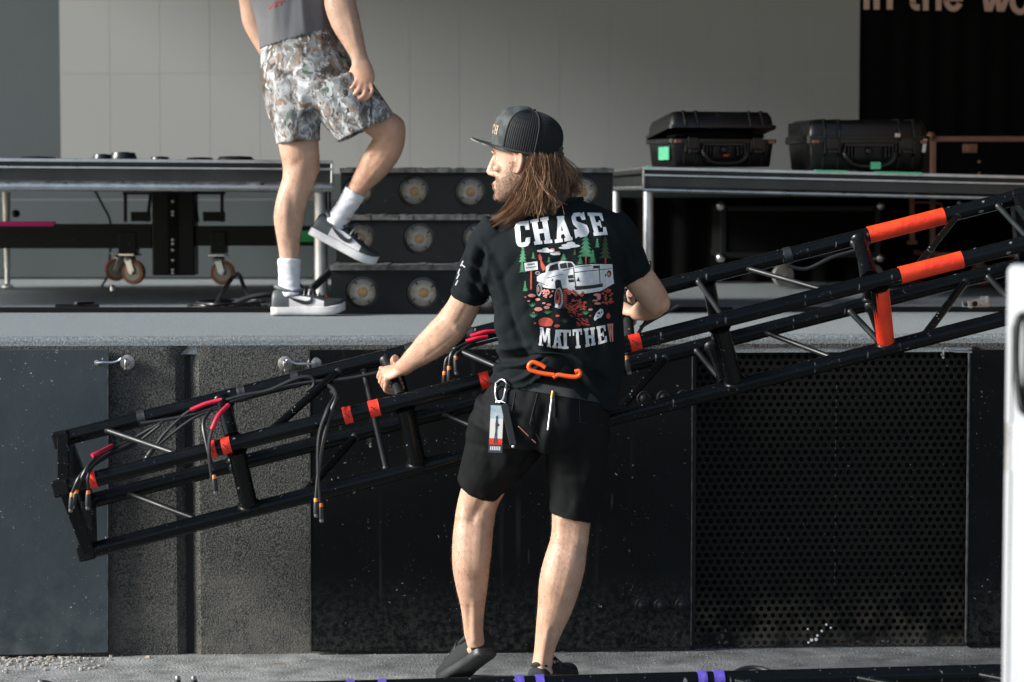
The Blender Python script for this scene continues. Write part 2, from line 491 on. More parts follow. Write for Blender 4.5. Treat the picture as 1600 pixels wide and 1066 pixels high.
# black cable trim crossing the stage floor
st = MB()
st.prism([(-0.06, 0), (0.06, 0), (0.035, 0.016), (-0.035, 0.016)], lambda u, v, d: V((d, 9.87 + u + 0.012 * d, ZS + 0.003 + v)), -5, 0.9)
tag(st.build('cable_ramp', M['black_paint'], bevel=0.003), 'flat black rubber strip running across the carpeted stage floor at left', 'floor strip')
st = MB()
st.prism([(-0.06, 0), (0.06, 0), (0.035, 0.016), (-0.035, 0.016)], lambda u, v, d: V((d, 9.87 + u + 0.012 * d, ZS + 0.003 + v)), 0.95, 5)
tag(st.build('cable_ramp', M['black_paint'], bevel=0.003), 'flat black rubber strip on the stage floor behind the raised truss end', 'floor strip')

# plywood panels fixed on the stage front
def ply_panel(px0, px1, py0, py1, mt, label, bolts=(), lean=0.0, thick=0.022, notch=0.0):
    x0, x1 = P_x(px0, 8.2), P_x(px1, 8.2)
    z1 = P(px0, py0, YW(x0)).z
    c = wallpt((x0 + x1) / 2, 0, 0)
    root = thing('plywood_panel', label, 'panel', c, 'black plywood panels on the stage front')
    m = MB()
    z0 = 0.012
    m.prism([(x0, z0), ((x0 * .6 + x1 * .4), z0 - 0.004), (x1, z0 + 0.003), (x1 - lean, z1), (x0 - lean, z1)], lambda u, v, d: wallpt(u, v, d), 0.012, 0.012 + thick)
    b = m.build('board', mt, root, bevel=0.0025)
    for xe in (x0 + 0.0015, x1 - 0.0015):
        e = MB(); e.prism([(xe - 0.002, z0 + 0.01), (xe + 0.002, z0 + 0.01), (xe + 0.002 - lean, z1 - 0.004), (xe - 0.002 - lean, z1 - 0.004)], lambda u, v, d: wallpt(u, v, d), 0.016, 0.0137 + thick)
        e.build('edge', M['ply_edge'], root)
    for (bx, by) in bolts:
        p = P(bx, by, YW(P_x(bx, 8.2)) - 0.02)
        q = MB()
        q.lathe(p + V((0, -0.011, 0)), (0, -1, 0), [(0.026, 0), (0.026, 0.004), (0.022, 0.006), (0.02, 0.004), (0.013, 0.005), (0.012, 0.014), (0.006, 0.018)], 20)
        q.build('bolt', M['black_paint'], root, smooth=True)
    return root
ply_panel(-180, 168, 546, 1033, M['ply_blue_lit'], 'blue-black plywood panel at the far left, lightened for light from the left, scuffed and paint-flecked', lean=-0.012)
ply_panel(483, 1083, 546, 1022, M['ply'], 'wide black plywood panel behind the man carrying the truss', [(1003, 945), (1033, 945), (1066, 944), (1006, 622), (1037, 621), (1068, 620)])
ply_panel(1521, 1900, 546, 1010, M['ply'], 'narrow black plywood panel right of the perforated grille')

# perforated grille
cx0, cx1 = XG0 + 0.004, XG1 - 0.004
groot = thing('perforated_grille', 'black perforated steel vent grille set into the stage front, dusty along its foot', 'grille', wallpt((cx0 + cx1) / 2, 0, 0))
gm = MB()
SPX, SPZ = 0.0272, 0.0236
j = 0
z = 0.02
r_h = 0.0086
while z < 1.04:
    xoff = 0 if j % 2 == 0 else SPX / 2
    x = cx0 + xoff
    while x < cx1:
        # hexagonal cell with a 12-sided hole
        outer, inner, deep = [], [], []
        for k in range(12):
            a = R(30 * k + 30)
            kk = k % 2
            rad = SPX / math.sqrt(3) if kk == 0 else SPX / 2
            ux, uz = rad * math.sin(R(30 * k)), rad * math.cos(R(30 * k))
            outer.append((x + ux, z + uz))
            hx, hz = r_h * math.sin(R(30 * k)), r_h * math.cos(R(30 * k))
            inner.append((x + hx, z + hz))
        wob = 0.006 * noise.noise(V((x * 2.2, z * 2.2, 9)))
        vs = [wallpt(u, v, -0.012 + wob) for u, v in outer] + [wallpt(u, v, -0.012 + wob) for u, v in inner] + [wallpt(u, v, -0.0145 + wob) for u, v in inner]
        fs = []
        for k in range(12):
            q = (k + 1) % 12
            fs.append((k, q, 12 + q, 12 + k)); fs.append((12 + k, 12 + q, 24 + q, 24 + k))
        gm.add(vs, fs)
        x += SPX
    z += SPZ; j += 1
gm.build('perforated_sheet', M['grille'], groot, fix=False)
bm_ = MB()
bm_.prism([(XG0 - 0.3, -0.01), (XG1 + 0.3, -0.01), (XG1 + 0.3, 1.06), (XG0 - 0.3, 1.06)], lambda u, v, d: wallpt(u, v, d), -0.32, -0.3)
bm_.build('backing_board', M['void'], groot)
jm = MB()
rj = random.Random(6)
for zz in [0.08 + 0.0236 * i for i in range(40)]:
    if rj.random() < .55: jm.box(wallpt((cx0 + cx1) / 2 + 0.01 + rj.uniform(-.002, .002), zz, -0.0105), (0.003, 0.003, rj.uniform(.004, .012)))
stuff(jm.build('rivet_seam', M['seam_dash'], groot))
for xx in (XG0 - 0.004, XG1 + 0.006):
    fr = MB(); fr.prism([(xx - 0.008, 0), (xx + 0.008, 0), (xx + 0.008, 1.045), (xx - 0.008, 1.045)], lambda u, v, d: wallpt(u, v, d), -0.03, 0.008)
    fr.build('frame', M['black_paint'], groot)
pt = MB()   # scraps of sticker caught in the holes
for (px, py, r_) in ((1291, 976, .004), (1298, 981, .0035), (1284, 986, .0045), (1277, 993, .0045), (1262, 983, .003), (1268, 1000, .006), (1275, 999, .006), (1263, 1004, .004)):
    p = P(px, py, 8.275)
    pt.lathe(p, (0, -1, 0), [(r_, 0), (r_, .002)], 10)
pt.build('sticker_scrap', M['white'], groot)

# hook-and-eye latches
def latch(px, py, label, flip=1, plates=True, drop=0):
    Y = YW(P_x(px, 8.2)) - 0.04
    p = P(px, py, Y)
    root = thing('hook_latch', label, 'latch', p, 'hook latches on the stage front')
    if plates:
        a = MB()
        a.lathe(p + V((-0.045 * flip, 0.012, 0)), (0, -1, 0), [(0.025, 0), (0.025, 0.0025), (0.022, 0.0035), (0.010, 0.0045), (0.009, 0.009), (0.004, 0.010)], 18)
        a.build('plate', M['plate_zinc'], root, smooth=True, angle=25)
        a = MB()
        a.lathe(p + V((0.055 * flip, 0.024, 0)), (0, -1, 0), [(0.025, 0), (0.025, 0.0025), (0.022, 0.0035), (0.009, 0.0045), (0.008, 0.008), (0.004, 0.009)], 18)
        a.build('plate', M['plate_zinc'], root, smooth=True, angle=25)
    h = MB()
    h.tube(smoothpath([p + V((-0.045 * flip, -0.006, 0.0)), p + V((-0.02 * flip, -0.01, 0.002)), p + V((0.01 * flip, -0.01, 0.002)), p + V((0.03 * flip, -0.01, 0.008)), p + V((0.042 * flip, -0.012, 0.016)), p + V((0.052 * flip, -0.01, 0.004)), p + V((0.052 * flip, -0.008, -0.022))]), 0.0042, 8)
    h.tube(smoothpath([p + V((0.055 * flip, 0.012, 0.01)), p + V((0.055 * flip, -0.02, 0.012)), p + V((0.055 * flip, -0.026, 0)), p + V((0.055 * flip, -0.02, -0.012)), p + V((0.055 * flip, 0.012, -0.01))]), 0.0032, 8)
    h.build('hook', M['silver'], root, smooth=True)
    return root
latch(172, 567, 'hook latch joining the left panel to the carpeted stage front')
latch(470, 569, 'hook latch on the upper left corner of the wide middle panel', -1)
latch(1497, 550, 'bare wire hook latch above the perforated grille', -1, plates=False)

# back wall, then unseen side wall, roof and header placed to shape the light
w = MB()
w.span(-9, 3.1, 13.9, 14.1, ZS - 0.1, 4.3)
structure(w.build('back_wall', M['back_wall']))
w = MB(); w.span(3.1, 3.3, 7.2, 14.1, 0, 4.3)
structure(w.build('unseen_side_wall', M['roof']))  # out of view; blocks light and bounces warm brown onto the right
w = MB(); w.span(-4.6, 3.3, 8.4, 14.2, 4.3, 4.6)
structure(w.build('unseen_shade_roof', M['roof']))  # out of view; extent set to limit sky light on the video wall
w = MB(); w.span(-4.6, -4.3, 8.6, 14.1, 4.08, 4.298)
structure(w.build('added_shade_header', M['roof']))  # added out of view so the sun fades across the video wall

# wall ledge under the left deck
w = MB(); w.span(-4, -0.6, 13.55, 13.85, ZS + 0.003, ZS + 0.45)
structure(w.build('wall_plinth', M['back_wall'], bevel=0.01))

# ------------------------------------------------------------------ video wall
YL = 13.0
root = thing('video_wall', 'large grey switched-off video wall made of tall panels behind the stage', 'video wall', V((0, YL, ZS)))
PW = 77.7 / F * YL
x0 = P_x(97, YL)
zseam = P(700, 115, YL).z
PH = 2 * PW
pm = MB(); pm.box((0, 0, 0), (PW - 0.0016, 0.06, PH - 0.0016))
first = pm.build('panel', M['led'], root)
rr = random.Random(5)
for r_ in range(-1, 4):
    for c_ in range(16):
        q = first if (r_ == -1 and c_ == 0) else first.copy()
        if q is not first:
            COL.objects.link(q); q.parent = root
        q.location = (x0 + PW * (c_ + .5), YL + 0.03 + rr.uniform(-0.0003, 0.0003), zseam + PH * (r_ + .5))
        q.matrix_parent_inverse = Matrix.Translation(-WLOC[root])
bk = MB(); bk.span(x0 + 0.01, x0 + PW * 16 - 0.01, YL + 0.0012, YL + 0.16, zseam - PH + 0.02, zseam + 4 * PH - 0.02)
bk.build('support_frame', M['led_edge'], root)

# ------------------------------------------------------------------ black banner with lettering
xb = P_x(1340, YL)
root = thing('banner', 'black hanging banner with tan lettering right of the video wall', 'banner', V((xb + 1.5, YL - 0.05, ZS)))
b = MB()
nx = 60
vs = []
for zi, zz in enumerate((ZS + 0.01, 3.95)):
    for i in range(nx + 1):
        x = x0 + PW * 16 + 0.005 + 1.15 * i / nx
        vs.append(V((x, YL + 0.02 + 0.006 * math.sin(i * 0.9) * (1 if i > 8 else .2), zz)))
b.add(vs, [(i, i + 1, nx + 2 + i, nx + 1 + i) for i in range(nx)])
b.build('cloth', M['drape'], root, smooth=True)
lm_ = MB()
def lfn(u, v, d): return P(u, v, YL - 0.012 - d)
def lrect(x0, x1, y0, y1): lm_.prism([(x0, y0), (x1, y0), (x1, y1), (x0, y1)], lfn, 0.0, 0.004)
def larc(cx, cy, rx, ry, w, a0, a1):
    n = 26
    for i_ in range(n):
        t0, t1 = R(a0 + (a1 - a0) * i_ / n), R(a0 + (a1 - a0) * (i_ + 1) / n)
        lm_.prism([(cx + rx * math.cos(t0), cy + ry * math.sin(t0)), (cx + rx * math.cos(t1), cy + ry * math.sin(t1)), (cx + (rx - w) * math.cos(t1), cy + (ry - w) * math.sin(t1)), (cx + (rx - w) * math.cos(t0), cy + (ry - w) * math.sin(t0))], lfn, 0.0, 0.004)
lrect(1349.5, 1358.5, -20, 15); lrect(1349.5, 1358.5, -34, -26)                      # i
lrect(1365, 1374.5, -20, 15); lrect(1385.5, 1395, -4, 15); larc(1380, -4, 15, 16, 9.5, 180, 360)   # n
lrect(1421.5, 1431, -32, 6); larc(1433, 4, 11.5, 12.5, 9.5, 90, 180); lrect(1433, 1437, 7, 16.5); lrect(1416, 1437, -20, -12)   # t
lrect(1442, 1451, -34, 16.5); lrect(1462, 1471, -4, 16.5); larc(1456.5, -4, 14.5, 16, 9, 180, 360)   # h
larc(1489.5, -1, 15.5, 19.5, 9, 25, 360); lrect(1475.5, 1504.5, -5, 2)                # e
for (xa, xb2) in ((1533, 1543), (1554, 1546), (1552, 1562), (1575, 1565)):           # w
    lm_.prism([(xa, -20), (xa + 9, -20), (xb2 + 4.5, 18), (xb2 - 4.5, 18)], lfn, 0.0, 0.004 + .001 * (xa % 3))
larc(1594, 1, 17, 22.5, 9.5, 0, 360)                                                  # o
stuff(lm_.build('lettering', M['letter'], root))

# black drape below the banner, behind the right deck
b = MB(); vs = []
for zz in (ZS + 0.008, ZS + 0.46):
    for i in range(81):
        x = 0.42 + 2.6 * i / 80
        vs.append(V((x, 12.94 + 0.02 * math.sin(i * 1.1), zz)))
b.add(vs, [(i, i + 1, 82 + i, 81 + i) for i in range(80)])
tag(b.build('drape', M['drape'], smooth=True), 'black cloth drape hanging behind the right stage deck', 'drape')

# ------------------------------------------------------------------ stage decks
def deck(name_label, xa, ya, xb_, yb, depth, za, zb, H, legs, fascia=(0.18, 0.62), tube=True, tape=False):
    """front edge from (xa,ya) to (xb,yb), tops za->zb"""
    root = thing('stage_deck', name_label, 'stage deck', V(((xa + xb_) / 2, (ya + yb) / 2, ZS)))
    ex = V((xb_ - xa, yb - ya, zb - za)); ey = V((-(yb - ya), xb_ - xa, 0)).normalized()
    ez = V((0, 0, 1))
    A = V((xa, ya, za))
    def fn(u, v, d): return A + ex * u + ez * v + ey * d
    m = MB(); m.prism([(0, -0.028), (1, -0.028), (1, 0), (0, 0)], fn, 0.004, depth); m.build('deck_board', M['deck_top'], root, bevel=0.003)
    m = MB(); m.prism([(-0.001, -0.012), (1.001, -0.012), (1.001, 0.003), (-0.001, 0.003)], fn, -0.006, 0.012)
    m.build('edge_trim', M['alu'], root, bevel=0.002)
    m = MB(); m.prism([(-0.001, -0.04), (1.001, -0.04), (1.001, -0.03), (-0.001, -0.03)], fn, -0.008, 0.012)
    m.build('edge_trim', M['alu'], root, bevel=0.002)
    L = ex.length
    m = MB(); m.prism([(0, -H + 0.02), (1, -H + 0.02), (1, -0.0405), (0, -0.0405)], fn, 0.0, 0.03); m.build('fascia', M['deck_panel'], root, bevel=0.002)
    m = MB()
    m.prism([(0, -H + 0.02), (0.02 / L, -H + 0.02), (0.02 / L, -0.0405), (0, -0.0405)], fn, 0.031, depth)
    m.build('side_panel', M['deck_panel'], root)
    m = MB()
    m.prism([(1 - 0.02 / L, -H + 0.02), (1, -H + 0.02), (1, -0.0405), (1 - 0.02 / L, -0.0405)], fn, 0.031, depth)
    m.build('side_panel', M['deck_panel'], root)
    for uu in (0.0, 1.0):
        m = MB(); m.tube([fn(uu, -0.005, -0.002), fn(uu, -0.005, depth)], 0.006, 8); m.build('edge_trim', M['alu'], root)
        m = MB(); m.tube([fn(uu, -H + 0.013, 0.02), fn(uu, -H + 0.013, depth)], 0.009, 8); m.build('edge_trim', M['alu'], root)
        m = MB(); m.tube([fn(uu, -H + 0.02, -0.002), fn(uu, -0.012, -0.002)], 0.006, 8); m.build('corner_trim', M['alu'], root)
    rt = 0.022 if tube else 0.009
    m = MB(); m.tube([fn(0, -H + rt * .5, 0.0), fn(1, -H + rt * .5, 0.0)], rt, 16); m.build('edge_rail', M['alu'], root, smooth=True)
    for (u, d, r_, plate) in legs:
        p = fn(u, -H - 0.002, d)
        m = MB(); m.tube([p, V((p.x, p.y, ZS + 0.012))], r_, 18); lg = m.build('leg', M['alu_leg'], root, smooth=True)
        m = MB(); m.lathe(V((p.x, p.y, ZS + 0.003)), (0, 0, 1), [(r_ * 1.5, 0), (r_ * 1.5, 0.008), (r_ * 1.1, 0.014)], 18); m.build('foot', M['black_paint'], lg)
        if plate:
            m = MB(); m.box(p + V((-0.006, 0, -0.004)), (r_ * 3.3, r_ * 2.6, 0.012)); m.build('leg_bracket', M['alu'], root, bevel=0.002)
            m = MB(); m.box(p + V((r_ * 1.35, -0.002, -0.06)), (0.008, 0.04, 0.11)); m.build('leg_bracket', M['black_paint'], root, bevel=0.002)
    return root, fn
xl1 = P_x(519, 10.5)
DL, fnL = deck('long black stage deck with silver edges at left, above the orange casters', -3.4, 10.06, xl1, 10.5, 2.2, 1.722, 1.708, 0.125,
               [(0.985, 0.1, 0.030, True), (0.985, 2.0, 0.03, True)], tube=True)
m = MB(); p = P(10, 300, 12.3); m.tube([p, V((p.x, p.y, ZS + 0.1))], [0.022, 0.015], 14)
lg = m.build('leg', M['alu_leg'], DL, smooth=True)
m = MB(); m.lathe(V((p.x, p.y, ZS + 0.004)), (0, 0, 1), [(0.03, 0), (0.03, 0.008), (0.014, 0.02), (0.012, 0.12)], 14); m.build('foot', M['alu_leg'], lg, smooth=True)
m = MB(); m.ball(P(25, 334, 12.25), 0.021, 14); m.build('knob', M['black_paint'], lg, smooth=True)

xr0 = P_x(1005, 10.9)
DR, fnR = deck('black stage deck with silver edges at right, carrying the two moulded cases', xr0, 10.9, 2.9, 10.98, 2.0, 1.686, 1.632, 0.106,
               [(0.012, 0.06, 0.0235, False), (0.012, 1.9, 0.0235, False)], tube=False)
# green tape scraps on the right deck edge
for (a, bb, lab) in ((0.006, 0.014, 'small mint tape scrap on the corner of the right deck'), (0.335, 0.40, 'mint tape strip on deck edge under the closed case front'), (0.455, 0.545, 'mint tape strip on deck edge by the closed case end')):
    m = MB()
    m.prism([(a, 0.0032), (bb, 0.0032), (bb, 0.0062), (a, 0.0062)], fnR, -0.0065, 0.03)
    m.prism([(a, -0.003), (bb, -0.0035), (bb, 0.006), (a, 0.0055)], fnR, -0.0085, -0.0066)
    tag(m.build('tape_strip', M['green_tape']), lab, 'tape', 'mint tape on the right deck')
# low black fittings lying on the left deck
for i, (px, py, wd, h) in enumerate(((160, 242, 30, 7), (193, 241, 42, 10), (250, 244, 30, 4), (312, 246, 44, 3), (368, 246, 58, 5), (60, 246, 60, 3))):
    Y = 10.75
    p = P(px, 250, Y)
    u = (p.x + 3.4) / (xl1 + 3.4)
    zz = 1.722 + (1.708 - 1.722) * u + 0.003
    rx = wd / 2 / F * Y
    hh = (0.004 + h / F * Y)
    m = MB(); m.lathe(V((p.x, Y, zz)), (0, 0, 1), [(rx, 0), (rx, hh * .3), (rx * .86, hh), (rx * .5, hh * .96), (rx * .45, hh * 1.1)], 24)
    tag(m.build('base_plate', M['case'], smooth=True),
        ['round black base plate on the left deck, second from its left end', 'tallest round black base plate on the left deck', 'small flat black base plate on the left deck, centre', 'very flat black plate on the left deck beside the walking man', 'wide black base plate on the left deck next to the shorts', 'flat black plate at the left end of the left deck'][i], 'base plate', 'black base plates on the left deck')

# ------------------------------------------------------------------ lit step unit
YS = 9.66
sx0, sx1 = P_x(517, YS), P_x(958, 10.2)
root = thing('step_unit', 'charcoal three-step stair unit with round lamps in its risers', 'stairs', V(((sx0 + sx1) / 2, YS, ZS)))
SH, ST = 0.197, 0.285
for k in range(3):
    y0 = YS + ST * k
    xl = sx0 if k == 0 else P_x(517, YS) + 0.0
    z0 = ZS + 0.003 + SH * k
    row = {0: ((566, 457), (661, 458), (758, 460), (852, 460)), 1: ((562, 372), (655, 373), (747, 373), (838, 373), (925, 373)), 2: ((560, 299), (647, 299), (735, 300), (823, 300), (911, 300))}[k]
    rl = 0.0515
    RH = rl * 1.3
    yr = y0 + 0.012
    ps = [P(px, py, yr) for px, py in row]
    zt0, zt1 = z0, z0 + SH - 0.024
    m = MB()
    xsb = [xl] + [(ps[i].x + ps[i + 1].x) / 2 for i in range(len(ps) - 1)] + [sx1]
    for i, p in enumerate(ps):
        xa, xb2 = xsb[i], xsb[i + 1]
        NA = 40
        ang = [2 * math.pi * t / NA for t in range(NA)]
        outer = []
        for t in ang:
            c, s_ = math.cos(t), math.sin(t)
            ks = []
            if c > 1e-6: ks.append((xb2 - p.x) / c)
            if c < -1e-6: ks.append((xa - p.x) / c)
            if s_ > 1e-6: ks.append((zt1 - p.z) / s_)
            if s_ < -1e-6: ks.append((zt0 - p.z) / s_)
            kk = min(ks); outer.append(V((p.x + c * kk, yr, p.z + s_ * kk)))
        inner = [V((p.x + math.cos(t) * RH, yr, p.z + math.sin(t) * RH)) for t in ang]
        deep = [V((q_.x, yr + 0.07, q_.z)) for q_ in inner]
        m.add(outer + inner + deep, [(t, (t + 1) % NA, NA + (t + 1) % NA, NA + t) for t in range(NA)] + [(NA + t, NA + (t + 1) % NA, 2 * NA + (t + 1) % NA, 2 * NA + t) for t in range(NA)])
        for cx_, cz_ in ((xa, zt0), (xa, zt1), (xb2, zt0), (xb2, zt1)):      # close the corners of the cell
            cc = V((cx_, yr, cz_)); oo = sorted(range(NA), key=lambda t: (outer[t] - cc).length)
            t0 = [t for t in range(NA) if abs(outer[t].x - cx_) < 1e-5]; t1 = [t for t in range(NA) if abs(outer[t].z - cz_) < 1e-5]
            if t0 and t1:
                ta = min(t0, key=lambda t: (outer[t] - cc).length); tb = min(t1, key=lambda t: (outer[t] - cc).length)
                m.add([cc, outer[ta], outer[tb]], [(0, 1, 2)])
    m.span(xl, sx1, yr + 0.075, YS + ST * 3 + 0.25, zt0, zt1)
    m.span(xl, xl + 0.012, yr + .0005, yr + 0.074, zt0, zt1); m.span(sx1 - 0.012, sx1, yr + .0005, yr + 0.074, zt0, zt1)
    m.build('step_box', M['step_paint'], root)
    m = MB()
    nseg = 40
    pr = random.Random(k)
    for i in range(nseg):
        xa, xb2 = xl - 0.004 + (sx1 - xl + 0.008) * i / nseg, xl - 0.004 + (sx1 - xl + 0.008) * (i + 1) / nseg
        c1, c2 = pr.uniform(0, 0.003), pr.uniform(0, 0.004)
        m.span(xa, xb2, y0 + c1, YS + ST * 3 + 0.25, z0 + SH - 0.0235, z0 + SH - 0.001 - c2)
    m.build('step_nosing', M['step_lip'], root)
    for p in ps:
        q = MB()
        s1, d1 = V((1, 0, 0)), V((0, 0, 1))
        q.ring([(p + V((0, dy, 0)), s1 * r_, d1 * r_) for r_, dy in ((RH * .995, .069), (RH * .995, .012), (rl * 1.02, .010), (rl * 1.02, .03), (rl * .99, .068))], 32)
        lm = q.build('lamp', M['glass'], root, smooth=True)
        q = MB()
        n = 32; prof = [(rl * 1.015, .016), (rl * .95, .022), (rl * .8, .029), (rl * .6, .034), (rl * .4, .037), (rl * .2, .038)]
        for r_, dy in prof:
            for t in range(n):
                a = 2 * math.pi * t / n
                wob = 1 + .015 * (t % 2)
                q.v.append(p + V((math.cos(a) * r_ * wob, dy, math.sin(a) * r_ * wob)))
        q.f = [(i * n + t, i * n + (t + 1) % n, (i + 1) * n + (t + 1) % n, (i + 1) * n + t) for i in range(5) for t in range(n)] + [tuple(5 * n + t for t in range(n))]
        q.m = [0] * len(q.f)
        q.build('reflector', M['reflector'], lm, smooth=True)
        q = MB(); q.lathe(p + V((0, .038, 0)), (0, -1, 0), [(rl * .42, 0), (rl * .4, 0.008), (rl * .34, 0.014), (rl * .17, 0.018), (rl * .04, .019)], 20)
        q.build('bulb', M['amber'], lm, smooth=True)
        q = MB(); q.lathe(p + V((0, .0155, 0)), (0, -1, 0), [(rl * 1.0, 0), (rl * .8, .004), (rl * .4, .007), (rl * .05, .008)], 28)
        q.build('lens', M['lens'], lm, smooth=True)
        q = MB()
        for a in (35, 125, 215, 305):
            q.box(p + V((math.cos(R(a)) * rl * .9, .009, math.sin(R(a)) * rl * .9)), (0.012, 0.004, 0.007), Matrix.Rotation(-R(a), 3, 'Y'))
        stuff(q.build('retaining_clips', M['glass'], lm))
# ================================================================== casters, dolly, road cases
def caster(parent, top, r=0.062, yaw=0.0, tyre='orange_wheel', twin=False, w=0.032):
    """swivel caster hanging from point top"""
    d = V((math.cos(yaw), math.sin(yaw), 0)); ax = V((-d.y, d.x, 0))
    root = MB()
    root.box(top + V((0, 0, -0.006)), (0.085, 0.085, 0.01), Matrix.Rotation(yaw, 3, 'Z'))
    root.lathe(top + V((0, 0, -0.036)), (0, 0, 1), [(0.03, 0), (0.032, 0.012), (0.024, 0.026)], 16)
    hub = top + V((0, 0, -0.036 - r * 0.95)) + d * 0.02
    for s in (-1, 1):
        root.bar(top + V((0, 0, -0.03)) + ax * (s * (w / 2 + 0.009)), hub + ax * (s * (w / 2 + 0.009)), 0.034, 0.006, ax)
    fork = root.build('caster', M['silver'], parent, bevel=0.002)
    t = MB()
    prof = [(r * .72, -w / 2), (r * .96, -w / 2), (r, -w * .3), (r, w * .3), (r * .96, w / 2), (r * .72, w / 2)]
    t.lathe(hub, ax, prof, 28); t.build('tyre', M[tyre], fork, smooth=True)
    h = MB(); h.lathe(hub, ax, [(r * .25, -w * .62), (r * .3, -w * .5), (r * .7, -w * .53), (r * .72, -w * .5), (r * .72, w * .5), (r * .7, w * .53), (r * .3, w * .5), (r * .25, w * .62)], 24)
    h.build('hub', M['wheel_hub'], fork, smooth=True)
    b = MB(); b.tube([hub - ax * (w * .5 + .018), hub + ax * (w * .5 + .018)], 0.009, 10); b.build('axle_bolt', M['silver'], fork)
    return fork

YD = 12.0
p0 = P(270, 440, YD)
root = thing('lift_dolly', 'black wheeled lifting tower base with orange casters under the left deck', 'dolly', V((p0.x, YD, ZS)))
m = MB(); m.span(P(237, 0, YD).x, P(303, 0, YD).x, YD - 0.06, YD + 0.1, P(0, 430, YD).z, P(0, 296, YD).z); m.build('mast', M['black_paint'], root, bevel=0.006)
m = MB(); m.span(P(262, 0, YD).x, P(278, 0, YD).x, YD - 0.068, YD - 0.058, P(0, 428, YD).z, P(0, 298, YD).z); m.build('mast_rail', M['void'], root)
for py in (315, 331, 336, 375, 381, 391, 407, 422, 427):
    m = MB(); m.lathe(P(270, py, YD - 0.068), (0, -1, 0), [(0.0075, 0), (0.007, 0.004), (0.003, 0.005)], 10); m.build('rivet', M['silver'], root)
m = MB(); m.span(P(-260, 0, YD).x, P(237, 0, YD).x - 0.002, YD - 0.05, YD + 0.03, P(0, 388, YD).z, P(0, 350, YD).z); m.build('outrigger_beam', M['black_paint'], root, bevel=0.004)
m = MB(); m.span(P(303, 0, YD).x + 0.002, P(560, 0, YD).x, YD - 0.04, YD + 0.03, P(0, 384, YD).z, P(0, 353, YD).z); m.build('outrigger_beam', M['black_paint'], root, bevel=0.004)
m = MB(); m.span(P(-260, 0, YD).x, P(84, 0, YD).x, YD - 0.053, YD - 0.012, P(0, 349.5, YD).z, P(0, 346, YD).z)
m.box(P(40, 350, YD - 0.053), (P(84, 0, YD).x - P(-4, 0, YD).x, 0.003, 0.022)); m.build('strap', M['magenta'], root)
for (xa, xb2, lab) in ((192, 235, 0), (305, 352, 1)):
    m = MB()
    za, zb = P(0, 346, YD).z, P(0, 300, YD).z
    for px in (xa + 4, xb2 - 5):
        m.bar(P(px, 347, YD), P(px + (6 if lab == 0 and px > 220 else 0) - (6 if lab and px < 320 else 0), 300, YD), 0.016, 0.016)
    m.bar(P(xa, 302, YD), P(xb2, 302, YD), 0.02, 0.014)
    m.span(P(xa + 10, 0, YD).x, P(xb2 - 3, 0, YD).x, YD - 0.02, YD + 0.02, za, P(0, 331, YD).z)
    m.build('bracket', M['black_paint'], root, bevel=0.002)
for (px0, px1) in ((184, 212), (328, 352)):
    m = MB(); m.span(P(px0, 0, YD).x, P(px1, 0, YD).x, YD - 0.058, YD + 0.05, P(0, 396, YD).z, P(0, 362, YD).z); m.build('caster_bracket', M['black_paint'], root, bevel=0.003)
caster(root, P(203, 396, YD - 0.04), 0.060, R(-18)); caster(root, P(187, 394, YD + 0.12), 0.056, R(200)); caster(root, P(342, 397, YD - 0.02), 0.060, R(-8))

# stray cables under the left deck
def cable(name_label, pts, r=0.006, mt='rubber', group=None, name='cable'):
    m = MB(); m.tube(smoothpath(pts, 8), r, 8)
    return tag(m.build(name, M[mt], smooth=True), name_label, 'cable', group)
GR = 'black cables behind and under the left deck'
cable('thin black cable hanging from the left deck to the floor', [P(146, 294, 12.2), P(160, 320, 12.2), P(172, 345, 12.25), P(173, 380, 12.3), P(168, 430, 12.3), P(160, 447, 12.2), P(175, 452, 12.0)], 0.006, group=GR)
zf = ZS + 0.012
def onfloor(px, py): 
    # floor point under the pixel
    Yf = (CAMZ - zf) / ((py - 300) / F)
    return P(px, py, Yf)
cable('looped black cable standing up beside the dolly caster', [onfloor(300, 477), onfloor(330, 482), P(352, 450, 10.6), P(371, 428, 10.7), P(383, 452, 10.6), onfloor(400, 476), onfloor(425, 480)], 0.009, group=GR)
for i in range(3):
    rr = random.Random(20 + i)
    pts = []
    for k in range(13):
        a = k / 12 * math.pi * 2.0 * (1.0 + 0.1 * i)
        q = onfloor(345 + 8 * i, 478)
        pts.append(q + V((math.cos(a) * (0.12 + 0.02 * rr.random()), math.sin(a) * 0.24 * (0.8 + 0.2 * rr.random()), 0.008 * i)))
    cable(['flat coil of black cable on the carpet, lowest of three', 'coil of black cable on the carpet, middle of three', 'coil of black cable on the carpet, topmost of three'][i], pts, 0.007, group=GR)
m = MB(); q = onfloor(408, 476); m.tube(smoothpath([q + V((-.12, 0, 0)), q + V((-.05, 0, .03)), q + V((.05, .0, .045)), q + V((.16, .05, .03))]), [0.012] * 18 + [0.03], 10)
tag(m.build('cable_tail', M['rubber'], smooth=True), 'thick black plug end lying behind the standing sneaker', 'plug')
